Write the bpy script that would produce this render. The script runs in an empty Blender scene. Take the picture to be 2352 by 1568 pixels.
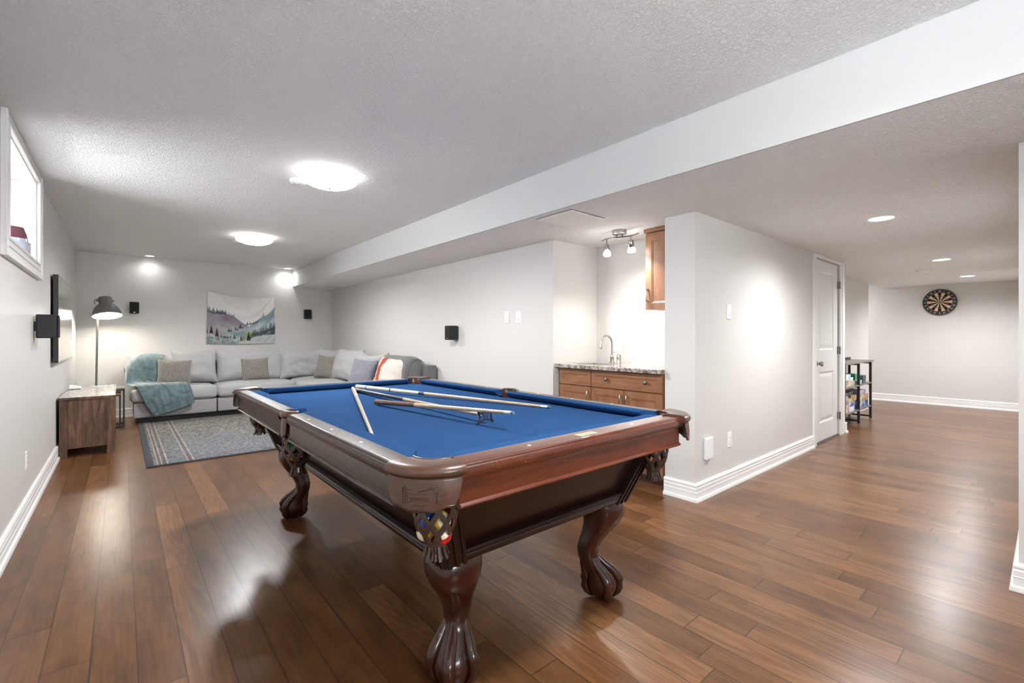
import bpy, bmesh, math, random
from mathutils import Vector, Matrix, noise
random.seed(7)
PI = math.pi
SC = bpy.context.scene
COL = SC.collection

# ---------------------------------------------------------------- camera, world, exposure
cam = bpy.data.objects.new('camera', bpy.data.cameras.new('camera'))
COL.objects.link(cam)
cam.data.sensor_width = 36.0
cam.data.lens = 36.0 * 1054.0 / 2352.0
cam.data.shift_y = -10.0 / 2352.0
cam.data.clip_start = 0.05
cam.location = (0, 0, 1.2)
cam.rotation_euler = (PI / 2, 0, -math.radians(40.4))
SC.camera = cam
SC.view_settings.view_transform = 'Standard'
SC.view_settings.look = 'None'
SC.view_settings.gamma = 1.0
SC.view_settings.use_curve_mapping = False
SC.view_settings.exposure = 3.1
world = bpy.data.worlds.new('daylight')
SC.world = world
world.use_nodes = True
wt = world.node_tree
wt.nodes['Background'].inputs[0].default_value = (0.88, 0.94, 1.0, 1)
# overcast sky, lower half added brighter to light the ceilings from below
tcw = wt.nodes.new('ShaderNodeTexCoord'); sxw = wt.nodes.new('ShaderNodeSeparateXYZ'); mrw = wt.nodes.new('ShaderNodeMapRange')
wt.links.new(tcw.outputs['Generated'], sxw.inputs[0]); wt.links.new(sxw.outputs[2], mrw.inputs[0])
mrw.inputs[1].default_value = -0.1; mrw.inputs[2].default_value = 0.1
mrw.inputs[3].default_value = 6.0; mrw.inputs[4].default_value = 3.2
wt.links.new(mrw.outputs[0], wt.nodes['Background'].inputs[1])

DOME_E = 0.55      # glass bowls of the ceiling lights
CAN_E = 0.9       # lens of the recessed lights


# ---------------------------------------------------------------- node helper
class NT:
    def __init__(self, name):
        self.m = bpy.data.materials.new(name)
        self.m.use_nodes = True
        self.t = self.m.node_tree
        self.b = self.t.nodes['Principled BSDF']
        self.out = self.t.nodes['Material Output']

    def n(self, kind, ins=None, **kw):
        nd = self.t.nodes.new('ShaderNode' + kind)
        for k, v in kw.items():
            setattr(nd, k, v)
        for k, v in (ins or {}).items():
            self.set(nd, k, v)
        return nd

    def set(self, nd, k, v):
        s = nd.inputs[k]
        if isinstance(v, bpy.types.NodeSocket):
            self.t.links.new(v, s)
        elif isinstance(v, bpy.types.Node):
            self.t.links.new(v.outputs[0], s)
        else:
            if hasattr(s, 'default_value'):
                if isinstance(v, tuple) and len(v) == 3 and len(s.default_value) == 4:
                    v = v + (1,)
                s.default_value = v

    def math(self, op, a, b=0.0, c=0.0):
        return self.n('Math', {0: a, 1: b, 2: c}, operation=op).outputs[0]

    def mix(self, f, a, b, mode='MIX'):
        nd = self.n('Mix', data_type='RGBA', blend_type=mode)
        self.set(nd, 0, f); self.set(nd, 6, a); self.set(nd, 7, b)
        return nd.outputs[2]

    def ramp(self, f, stops, interp='LINEAR'):
        nd = self.n('ValToRGB', {0: f})
        cr = nd.color_ramp
        cr.interpolation = interp
        while len(cr.elements) < len(stops):
            cr.elements.new(0.5)
        for e, (p, c) in zip(cr.elements, stops):
            e.position = p
            e.color = tuple(c) + (1,) if len(c) == 3 else c
        return nd.outputs[0]

    def noise(self, vec, scale, detail=2, rough=0.5, dist=0.0):
        return self.n('TexNoise', {'Vector': vec, 'Scale': scale, 'Detail': detail, 'Roughness': rough, 'Distortion': dist}).outputs[0]

    def obj(self):
        return self.n('TexCoord').outputs['Object']

    def pos(self):
        return self.n('NewGeometry').outputs['Position']

    def scale(self, vec, s):
        return self.n('Mapping', {'Vector': vec, 'Scale': s}).outputs[0]

    def bump(self, h, strength=0.2, dist=0.01):
        nd = self.n('Bump', {'Height': h, 'Strength': strength, 'Distance': dist})
        self.set(self.b, 'Normal', nd.outputs[0])

    def base(self, col=None, rough=None, metal=None, coat=None, coat_rough=None, spec=None, sheen=None):
        for k, v in (('Base Color', col), ('Roughness', rough), ('Metallic', metal), ('Coat Weight', coat),
                     ('Coat Roughness', coat_rough), ('Specular IOR Level', spec), ('Sheen Weight', sheen)):
            if v is not None:
                self.set(self.b, k, v)
        return self


def plain(name, col, rough=0.5, metal=0.0, coat=0.0, var=0.06, scale=30.0, bump=0.0, spec=None):
    """simple material with a little procedural variation"""
    n = NT(name)
    v = n.noise(n.obj(), scale, 3)
    c2 = tuple(x * (1 - var) for x in col)
    c1 = tuple(min(1, x * (1 + var)) for x in col)
    n.base(n.mix(v, c2, c1), rough, metal, coat, spec=spec)
    if bump:
        n.bump(v, bump, 0.004)
    return n.m


def emis(name, col, strength):
    n = NT(name)
    n.base(col, 0.4)
    n.set(n.b, 'Emission Color', col)
    n.set(n.b, 'Emission Strength', strength)
    return n.m


def wood(name, dark, light, scale=(2, 2, 25), rough=0.35, coat=0.3, freq=6.0, bump=0.08, coat_rough=0.12, knots=1.0):
    n = NT(name)
    o = n.obj()
    v = n.scale(o, scale)
    w = n.noise(v, freq, 5, 0.6, knots)
    w2 = n.noise(n.scale(o, tuple(s * 6 for s in scale)), freq, 2, 0.5)
    f = n.math('ADD', n.math('MULTIPLY', w, 0.75), n.math('MULTIPLY', w2, 0.25))
    c = n.ramp(f, [(0.3, dark), (0.7, light)])
    n.base(c, rough, 0, coat, coat_rough)
    n.bump(f, bump, 0.003)
    return n.m


MAT = {}


def make_materials():
    # wall paint: warm light grey eggshell
    n = NT('wall_paint')
    v = n.noise(n.pos(), 120, 2)
    n.base(n.mix(n.noise(n.pos(), 1.2, 2), (0.632, 0.614, 0.590), (0.652, 0.634, 0.610)), 0.45, spec=0.35)
    n.bump(v, 0.04, 0.002)
    MAT['wall'] = n.m
    # beam paint: brighter white
    n = NT('bulkhead_paint')
    v = n.noise(n.pos(), 120, 2)
    n.base((0.61, 0.605, 0.595), 0.5, spec=0.3)
    n.bump(v, 0.04, 0.002)
    MAT['beam'] = n.m
    # knockdown ceiling texture
    n = NT('textured_ceiling')
    p = n.pos()
    warp = n.n('Vectormath' if False else 'VectorMath', {0: p, 1: n.n('TexNoise', {'Vector': p, 'Scale': 14.0}).outputs['Color']}, operation='ADD').outputs[0]
    a = n.noise(p, 62, 4, 0.6, 1.0)
    b = n.n('TexVoronoi', {'Vector': p, 'Scale': 55.0}, feature='SMOOTH_F1').outputs[0]
    h = n.math('ADD', n.ramp(a, [(0.42, (0, 0, 0)), (0.58, (1, 1, 1))]), n.math('MULTIPLY', b, 0.6))
    n.base((0.94, 0.937, 0.93), 0.75, spec=0.2)
    n.bump(h, 0.85, 0.005)
    MAT['ceiling'] = n.m
    # white trim
    MAT['trim'] = plain('white_trim', (0.83, 0.82, 0.80), 0.3, var=0.01)
    MAT['door'] = plain('white_door_paint', (0.74, 0.74, 0.73), 0.35, var=0.01)
    MAT['plastic'] = plain('white_plastic', (0.85, 0.85, 0.84), 0.3, var=0.01)
    # floor of wide brown boards running away from the camera
    n = NT('plank_floor')
    p = n.pos()
    s = n.n('SeparateXYZ', {0: p})
    W = 0.1327
    u = n.math('DIVIDE', n.math('ADD', s.outputs[0], 0.353 + W * 40), W)
    row = n.math('FLOOR', u)
    rr = n.n('TexWhiteNoise', {'W': row}, noise_dimensions='1D').outputs[0]
    vv = n.math('DIVIDE', n.math('ADD', n.math('ADD', s.outputs[1], 40.0), n.math('MULTIPLY', rr, 7.0)), 1.15)
    colm = n.math('FLOOR', vv)
    idn = n.n('TexWhiteNoise', {'Vector': n.n('CombineXYZ', {0: row, 1: colm}).outputs[0]}, noise_dimensions='2D')
    idv = idn.outputs[0]
    fu = n.math('FRACT', u)
    fv = n.math('FRACT', vv)
    du = n.math('MINIMUM', fu, n.math('SUBTRACT', 1.0, fu))
    dv = n.math('MINIMUM', fv, n.math('SUBTRACT', 1.0, fv))
    seam = n.math('MAXIMUM', n.math('LESS_THAN', du, 0.018), n.math('LESS_THAN', dv, 0.0022))
    # cathedral grain: distorted bands, strength varies board to board
    off = n.math('MULTIPLY', idv, 37.0)
    gx = n.math('ADD', n.math('MULTIPLY', s.outputs[0], 13.0), off)
    gy = n.math('ADD', n.math('MULTIPLY', s.outputs[1], 1.1), off)
    gv = n.n('CombineXYZ', {0: gx, 1: gy, 2: off}).outputs[0]
    rings = n.math('SINE', n.math('MULTIPLY', n.noise(gv, 0.55, 1, 0.4, 0.25), 120.0))
    fine = n.noise(n.n('CombineXYZ', {0: n.math('MULTIPLY', s.outputs[0], 85.0), 1: n.math('MULTIPLY', s.outputs[1], 4.0), 2: off}).outputs[0], 1.0, 2, 0.55)
    blot = n.noise(n.n('CombineXYZ', {0: n.math('MULTIPLY', s.outputs[0], 12.0), 1: n.math('MULTIPLY', s.outputs[1], 3.5), 2: off}).outputs[0], 1.0, 4, 0.6, 0.3)
    ringw = n.ramp(idv, [(0.45, (0, 0, 0)), (0.85, (1, 1, 1))])
    c = n.ramp(blot, [(0.25, (0.058, 0.023, 0.0085)), (0.48, (0.136, 0.056, 0.019)), (0.72, (0.202, 0.088, 0.030))])
    ringf = n.ramp(n.math('ADD', n.math('MULTIPLY', rings, 0.5), 0.5), [(0.45, (0, 0, 0)), (0.95, (1, 1, 1))])
    c = n.mix(n.math('MULTIPLY', n.math('MULTIPLY', ringf, ringw), 0.24), c, (0.33, 0.195, 0.115))
    c = n.mix(0.30, c, n.ramp(fine, [(0.3, (0.080, 0.032, 0.012)), (0.7, (0.240, 0.106, 0.040))]))
    bright = n.math('ADD', 0.76, n.math('MULTIPLY', idv, 0.46))
    c = n.mix(1.0, c, n.n('CombineColor', {0: bright, 1: bright, 2: bright}).outputs[0], 'MULTIPLY')
    c = n.mix(n.math('MULTIPLY', seam, 0.75), c, (0.03, 0.015, 0.01))
    n.base(c, 0.285, 0, 0.0, spec=0.45)
    n.bump(n.math('MULTIPLY', seam, -1.0), 0.22, 0.002)
    MAT['floor'] = n.m

    # pool table woods
    MAT['mahogany'] = wood('red_mahogany', (0.050, 0.009, 0.0025), (0.135, 0.028, 0.007), (1.2, 8, 8), 0.4, 1.0, 3.0, 0.03, 0.06)
    MAT['mahogany_apron'] = wood('red_mahogany_apron', (0.050, 0.008, 0.002), (0.150, 0.030, 0.006), (1.2, 8, 8), 0.4, 0.12, 3.0, 0.03, 0.1)
    n = NT('reflection_toned_mahogany')  # same mahogany; reflected brown-grey tone painted in, the grain is its own
    o = n.obj()
    gn = n.noise(n.scale(o, (6, 1.3, 6)), 1.8, 3, 0.5, 1.4)
    rg_ = n.math('ADD', n.math('MULTIPLY', n.math('SINE', n.math('MULTIPLY', gn, 150.0)), 0.5), 0.5)
    fn = n.noise(n.scale(o, (40, 3, 40)), 6.0, 3, 0.6)
    c = n.ramp(fn, [(0.3, (0.018, 0.008, 0.005)), (0.7, (0.040, 0.019, 0.011))])
    c = n.mix(n.math('MULTIPLY', n.ramp(rg_, [(0.6, (0, 0, 0)), (1.0, (1, 1, 1))]), 0.45), c, (0.125, 0.078, 0.055))
    n.base(c, 0.40, 0, 0.45, 0.10, spec=0.35)
    MAT['mahogany_side'] = n.m
    MAT['dark_wood'] = wood('dark_stained_wood', (0.008, 0.0025, 0.0018), (0.020, 0.006, 0.004), (3, 3, 3), 0.3, 0.1, 3.0, 0.05)
    MAT['leg_wood'] = wood('carved_mahogany', (0.016, 0.004, 0.002), (0.060, 0.012, 0.005), (5, 5, 2), 0.24, 0.3, 2.0, 0.04, 0.08)
    MAT['worn'] = plain('chipped_bare_wood', (0.45, 0.20, 0.09), 0.6)
    MAT['leather'] = wood('brown_leather', (0.052, 0.021, 0.012), (0.120, 0.056, 0.035), (3, 3, 14), 0.30, 0.35, 5.0, 0.2, 0.18)
    MAT['leather_dark'] = plain('dark_brown_leather', (0.058, 0.032, 0.022), 0.4, coat=0.2, var=0.3, scale=60, bump=0.3)
    n = NT('blue_felt')
    o = n.pos()
    lint = n.noise(n.scale(o, (1, 1, 1)), 55, 5, 0.75, 2.0)
    lm = n.ramp(lint, [(0.60, (0, 0, 0)), (0.74, (1, 1, 1))])
    cl = n.mix(n.noise(o, 6, 4), (0.0155, 0.053, 0.142), (0.023, 0.074, 0.192))
    cl = n.mix(n.math('MULTIPLY', lm, 0.35), cl, (0.25, 0.38, 0.55))
    n.base(cl, 1.0, 0, spec=0.05)
    n.bump(n.noise(o, 600, 2), 0.1, 0.001)
    MAT['felt'] = n.m
    MAT['pearl'] = plain('pearl_inlay', (0.85, 0.84, 0.80), 0.2)
    MAT['ink'] = plain('dark_print', (0.05, 0.035, 0.02), 0.5)
    MAT['plate'] = plain('nameplate_reflection', (0.55, 0.45, 0.30), 0.2, coat=0.5)  # cream is a reflection on the plate, put into its colour

    # upholstery
    def fabric(name, c1, c2, sc=400.0, bump=0.35, big=4.0):
        n = NT(name)
        o = n.obj()
        w = n.noise(n.scale(o, (1, 1, 1)), sc, 2, 0.6)
        b = n.noise(o, big, 3, 0.5, 0.4)
        f = n.math('ADD', n.math('MULTIPLY', w, 0.6), n.math('MULTIPLY', b, 0.4))
        n.base(n.mix(f, c1, c2), 0.9, 0, sheen=0.2, spec=0.2)
        n.bump(n.math('ADD', n.math('MULTIPLY', w, 0.2), n.noise(o, 9, 3, 0.5, 1.0)), bump, 0.012)
        return n.m
    MAT['sofa'] = fabric('light_grey_linen', (0.36, 0.357, 0.352), (0.52, 0.515, 0.507), 300)
    MAT['sofa_base'] = fabric('grey_linen_base', (0.31, 0.302, 0.298), (0.42, 0.412, 0.407), 300, 0.08)
    MAT['sofa_shaded'] = fabric('shaded_grey_linen', (0.13, 0.13, 0.125), (0.19, 0.19, 0.185), 300, 0.15)  # same linen darkened: shade on the camera-facing sofa end is painted in
    MAT['tweed'] = None
    n = NT('taupe_chenille')
    o = n.obj()
    w = n.n('TexVoronoi', {'Vector': n.scale(o, (1, 1, 0.5)), 'Scale': 90.0}).outputs[0]
    w2 = n.noise(n.scale(o, (3, 1, 1)), 60, 4, 0.7)
    n.base(n.ramp(n.math('ADD', n.math('MULTIPLY', w, 0.15), n.math('MULTIPLY', w2, 0.85)), [(0.30, (0.115, 0.098, 0.086)), (0.62, (0.30, 0.27, 0.235))]), 0.9, 0, sheen=0.3)
    n.bump(w, 0.5, 0.006)
    MAT['tweed'] = n.m
    n = NT('blue_grey_chenille')
    o = n.obj()
    w = n.n('TexVoronoi', {'Vector': o, 'Scale': 80.0}).outputs[0]
    w2 = n.noise(n.scale(o, (3, 1, 1)), 50, 4, 0.7)
    n.base(n.ramp(n.math('ADD', n.math('MULTIPLY', w, 0.15), n.math('MULTIPLY', w2, 0.85)), [(0.30, (0.11, 0.11, 0.135)), (0.62, (0.27, 0.27, 0.31))]), 0.9, 0, sheen=0.3)
    n.bump(w, 0.5, 0.006)
    MAT['tweed_blue'] = n.m
    n = NT('teal_fleece')
    o = n.pos()
    b = n.noise(o, 7, 4, 0.6, 0.8)
    n.base(n.ramp(b, [(0.3, (0.065, 0.105, 0.120)), (0.7, (0.20, 0.275, 0.285))]), 0.85, 0, sheen=0.9, spec=0.1)
    n.bump(n.noise(o, 60, 3), 0.25, 0.006)
    MAT['fleece'] = n.m
    n = NT('striped_cream_cotton')
    s = n.n('SeparateXYZ', {0: n.obj()})
    x = s.outputs[0]
    m1 = n.math('LESS_THAN', n.math('ABSOLUTE', n.math('ADD', x, 0.125)), 0.045)
    m2 = n.math('LESS_THAN', n.math('ABSOLUTE', n.math('ADD', x, 0.200)), 0.014)
    c = n.mix(m1, (0.62, 0.56, 0.50), (0.42, 0.062, 0.042))
    c = n.mix(m2, c, (0.55, 0.42, 0.25))
    n.base(c, 0.85)
    n.bump(n.noise(n.obj(), 25, 3, 0.5, 1.5), 0.3, 0.01)
    MAT['stripe'] = n.m
    MAT['terracotta'] = plain('terracotta_knit', (0.40, 0.10, 0.06), 0.9, var=0.3, scale=60, bump=0.4)

    # rug, distressed oriental weave with striped border
    n = NT('distressed_rug')
    p = n.obj()
    s = n.n('SeparateXYZ', {0: p})
    x, y = s.outputs[0], s.outputs[1]
    sp = n.scale(p, (1.6, 1.7, 1))
    v1 = n.n('TexVoronoi', {'Vector': sp, 'Scale': 34.0}).outputs['Color']
    v1b = n.n('SeparateColor', {0: v1}).outputs[0]
    a = n.noise(sp, 20, 5, 0.8, 0.5)
    f = n.math('ADD', n.math('MULTIPLY', v1b, 0.35), n.math('MULTIPLY', a, 0.65))
    c = n.ramp(f, [(0.28, (0.030, 0.034, 0.040)), (0.42, (0.105, 0.112, 0.108)), (0.52, (0.205, 0.20, 0.170)), (0.64, (0.35, 0.31, 0.245)), (0.80, (0.15, 0.18, 0.175))])
    rust = n.ramp(n.noise(sp, 9, 5, 0.8, 2), [(0.60, (0, 0, 0)), (0.72, (1, 1, 1))])
    c = n.mix(n.math('MULTIPLY', rust, 0.45), c, (0.45, 0.24, 0.15))
    blue = n.ramp(n.math('ADD', n.math('MULTIPLY', n.noise(p, 1.5, 3), 0.6), n.math('MULTIPLY', y, 0.16)), [(0.38, (1, 1, 1)), (0.62, (0, 0, 0))])
    c = n.mix(n.math('MULTIPLY', blue, 0.40), c, (0.12, 0.15, 0.21))

    def band(cen, hw):
        return n.math('LESS_THAN', n.math('ABSOLUTE', n.math('SUBTRACT', x, cen)), hw)
    st = None
    for cen, hw in ((0.085, .006), (0.115, .005), (0.160, .006), (0.315, .005), (0.360, .006)):
        bb = band(cen, hw)
        st = bb if st is None else n.math('MAXIMUM', st, bb)
    dk = None
    for cen, hw in ((0.10, .009), (0.14, .010), (0.338, .014)):
        bb = band(cen, hw)
        dk = bb if dk is None else n.math('MAXIMUM', dk, bb)
    wear = n.ramp(n.noise(p, 8, 3), [(0.35, (0.35,) * 3), (0.6, (1,) * 3)])
    c = n.mix(n.math('MULTIPLY', dk, 0.6), c, (0.10, 0.085, 0.09))
    c = n.mix(n.math('MULTIPLY', st, n.math('MULTIPLY', wear, 0.8)), c, (0.55, 0.40, 0.34))
    edge = n.math('MAXIMUM', n.math('LESS_THAN', x, 0.055), n.math('MAXIMUM', n.math('LESS_THAN', y, 0.035), n.math('GREATER_THAN', y, 2.905)))
    c = n.mix(n.math('MULTIPLY', edge, 0.85), c, (0.045, 0.043, 0.055))
    n.base(c, 0.95, 0, sheen=0.1, spec=0.1)
    n.bump(a, 0.4, 0.004)
    MAT['rug'] = n.m

    # console
    n = NT('rustic_brown_laminate')
    o = n.obj()
    w = n.noise(n.scale(o, (1, 1, 0.10)), 22, 5, 0.65, 1.0)
    kn = n.noise(n.scale(o, (1, 1, 0.5)), 5, 4, 0.7, 2.5)
    c = n.ramp(n.math('ADD', n.math('MULTIPLY', w, 0.6), n.math('MULTIPLY', kn, 0.4)), [(0.34, (0.035, 0.017, 0.011)), (0.5, (0.12, 0.056, 0.031)), (0.64, (0.25, 0.125, 0.072))])
    n.base(c, 0.5)
    n.bump(w, 0.1, 0.002)
    MAT['rustic'] = n.m
    n = NT('glare_pale_laminate')  # console top: grey-white glare painted in as a paler laminate
    o = n.obj()
    w = n.noise(n.scale(o, (1, 0.1, 1)), 20, 4, 0.6, 0.8)
    n.base(n.ramp(w, [(0.3, (0.36, 0.31, 0.27)), (0.7, (0.56, 0.52, 0.48))]), 0.22, 0, 0.4, 0.2)
    MAT['rustic_top'] = n.m
    # maple cabinets
    MAT['maple'] = wood('stained_maple', (0.20, 0.083, 0.036), (0.32, 0.148, 0.068), (4, 4, 1), 0.45, 0.08, 4.0, 0.03, 0.2)
    MAT['maple_h'] = wood('stained_maple_horizontal', (0.20, 0.083, 0.036), (0.32, 0.148, 0.068), (4, 1, 4), 0.45, 0.08, 4.0, 0.03, 0.2)
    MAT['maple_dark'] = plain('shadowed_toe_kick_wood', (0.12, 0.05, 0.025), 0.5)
    n = NT('granite')
    o = n.pos()
    v = n.noise(o, 14, 6, 0.8, 2.0)
    v2 = n.noise(o, 70, 3, 0.7)
    n.base(n.ramp(n.math('ADD', n.math('MULTIPLY', v, 0.7), n.math('MULTIPLY', v2, 0.3)), [(0.36, (0.02, 0.016, 0.015)), (0.46, (0.16, 0.10, 0.075)), (0.52, (0.42, 0.39, 0.36)), (0.66, (0.62, 0.60, 0.57))]), 0.12, 0, 0.4)
    MAT['granite'] = n.m
    MAT['nickel'] = plain('brushed_nickel', (0.46, 0.445, 0.42), 0.24, 1.0, var=0.03)
    MAT['pewter'] = plain('dark_pewter', (0.22, 0.215, 0.21), 0.35, 1.0, var=0.1)
    MAT['steel'] = plain('stainless_steel', (0.6, 0.6, 0.6), 0.3, 1.0)
    MAT['black'] = plain('black_powder_coat', (0.012, 0.012, 0.013), 0.45, var=0.2)
    MAT['black_cab'] = plain('black_speaker_housing', (0.010, 0.010, 0.012), 0.55, var=0.3, scale=300, bump=0.2)
    MAT['grille'] = plain('black_speaker_cloth', (0.014, 0.014, 0.015), 0.9, var=0.5, scale=500, bump=0.4)
    n = NT('painted_reflection_screen')  # beige streaks paint the room's reflection into the screen colour
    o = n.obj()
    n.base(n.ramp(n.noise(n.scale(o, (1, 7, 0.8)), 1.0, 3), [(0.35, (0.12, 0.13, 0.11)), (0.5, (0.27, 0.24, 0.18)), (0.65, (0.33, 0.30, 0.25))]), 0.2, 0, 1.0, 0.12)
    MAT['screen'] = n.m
    MAT['lamp_grey'] = plain('dark_grey_lacquer', (0.15, 0.145, 0.135), 0.45, 0.0)
    MAT['lamp_in'] = emis('white_inner_shade', (1.0, 0.97, 0.90), 1.5)
    MAT['bulb'] = emis('lit_bulb', (1.0, 0.96, 0.89), 15.0)
    n = NT('lit_frosted_glass')
    em = n.n('Emission', {'Color': (1.0, 0.985, 0.96), 'Strength': DOME_E})
    mx = n.n('MixShader', {0: 0.65, 1: em.outputs[0], 2: n.n('BsdfTransparent').outputs[0]})
    ad = n.n('AddShader', {0: mx.outputs[0], 1: em.outputs[0]})
    n.t.links.new(ad.outputs[0], n.out.inputs[0])
    MAT['dome'] = n.m
    MAT['can'] = emis('lit_recessed_lens', (1.0, 0.98, 0.95), CAN_E)
    MAT['spot'] = emis('lit_spot_glass', (1.0, 0.98, 0.95), 4.0)
    MAT['shelf_wood'] = wood('grey_brown_shelf', (0.10, 0.08, 0.065), (0.22, 0.18, 0.15), (1, 6, 6), 0.4, 0.2, 5.0)
    MAT['amber'] = plain('amber_wood', (0.42, 0.21, 0.09), 0.4)
    # cues
    MAT['cue_maple'] = wood('pale_maple_shaft', (0.50, 0.36, 0.22), (0.66, 0.50, 0.34), (4, 4, 4), 0.25, 0.5, 2.0, 0.0)
    MAT['cue_cream'] = plain('cream_lacquered_cue', (0.70, 0.61, 0.50), 0.2, coat=0.5)
    MAT['cue_brown'] = wood('walnut_cue_butt', (0.10, 0.035, 0.015), (0.22, 0.09, 0.04), (4, 4, 4), 0.25, 0.5, 3.0, 0.0)
    MAT['cue_black'] = plain('black_cue_wrap', (0.012, 0.010, 0.012), 0.3, coat=0.4)
    MAT['cue_blue'] = plain('navy_ring', (0.015, 0.03, 0.09), 0.3)
    MAT['cue_tip'] = plain('blue_chalked_tip', (0.10, 0.16, 0.20), 0.8)
    MAT['ferrule'] = plain('white_ferrule', (0.82, 0.82, 0.78), 0.3)
    # window
    n = NT('window_glass')
    fr = n.n('Fresnel', {'IOR': 1.45})
    mx = n.n('MixShader', {0: fr.outputs[0], 1: n.n('BsdfTransparent').outputs[0], 2: n.n('BsdfGlossy', {'Roughness': 0.02}).outputs[0]})
    n.t.links.new(mx.outputs[0], n.out.inputs[0])
    MAT['glass'] = n.m
    n = NT('two_tone_ceramic')
    s = n.n('SeparateXYZ', {0: n.obj()})
    m = n.math('GREATER_THAN', s.outputs[2], n.math('ADD', 0.105, n.math('MULTIPLY', n.noise(n.obj(), 8, 2), 0.03)))
    n.base(n.mix(m, (0.55, 0.60, 0.72), (0.17, 0.045, 0.07)), 0.12, 0, 0.6)
    MAT['vase'] = n.m
    n = NT('marbled_white_glass')
    n.base(n.ramp(n.noise(n.obj(), 18, 4, 0.6, 1), [(0.4, (0.75, 0.75, 0.73)), (0.6, (0.35, 0.35, 0.35))]), 0.2)
    MAT['jar'] = n.m
    MAT['sash'] = plain('pvc_window_frame', (0.85, 0.85, 0.85), 0.3, var=0.01)
    MAT['soil'] = plain('window_well_gravel', (0.30, 0.28, 0.25), 0.9, var=0.5, scale=25, bump=0.5)


make_materials()


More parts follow.
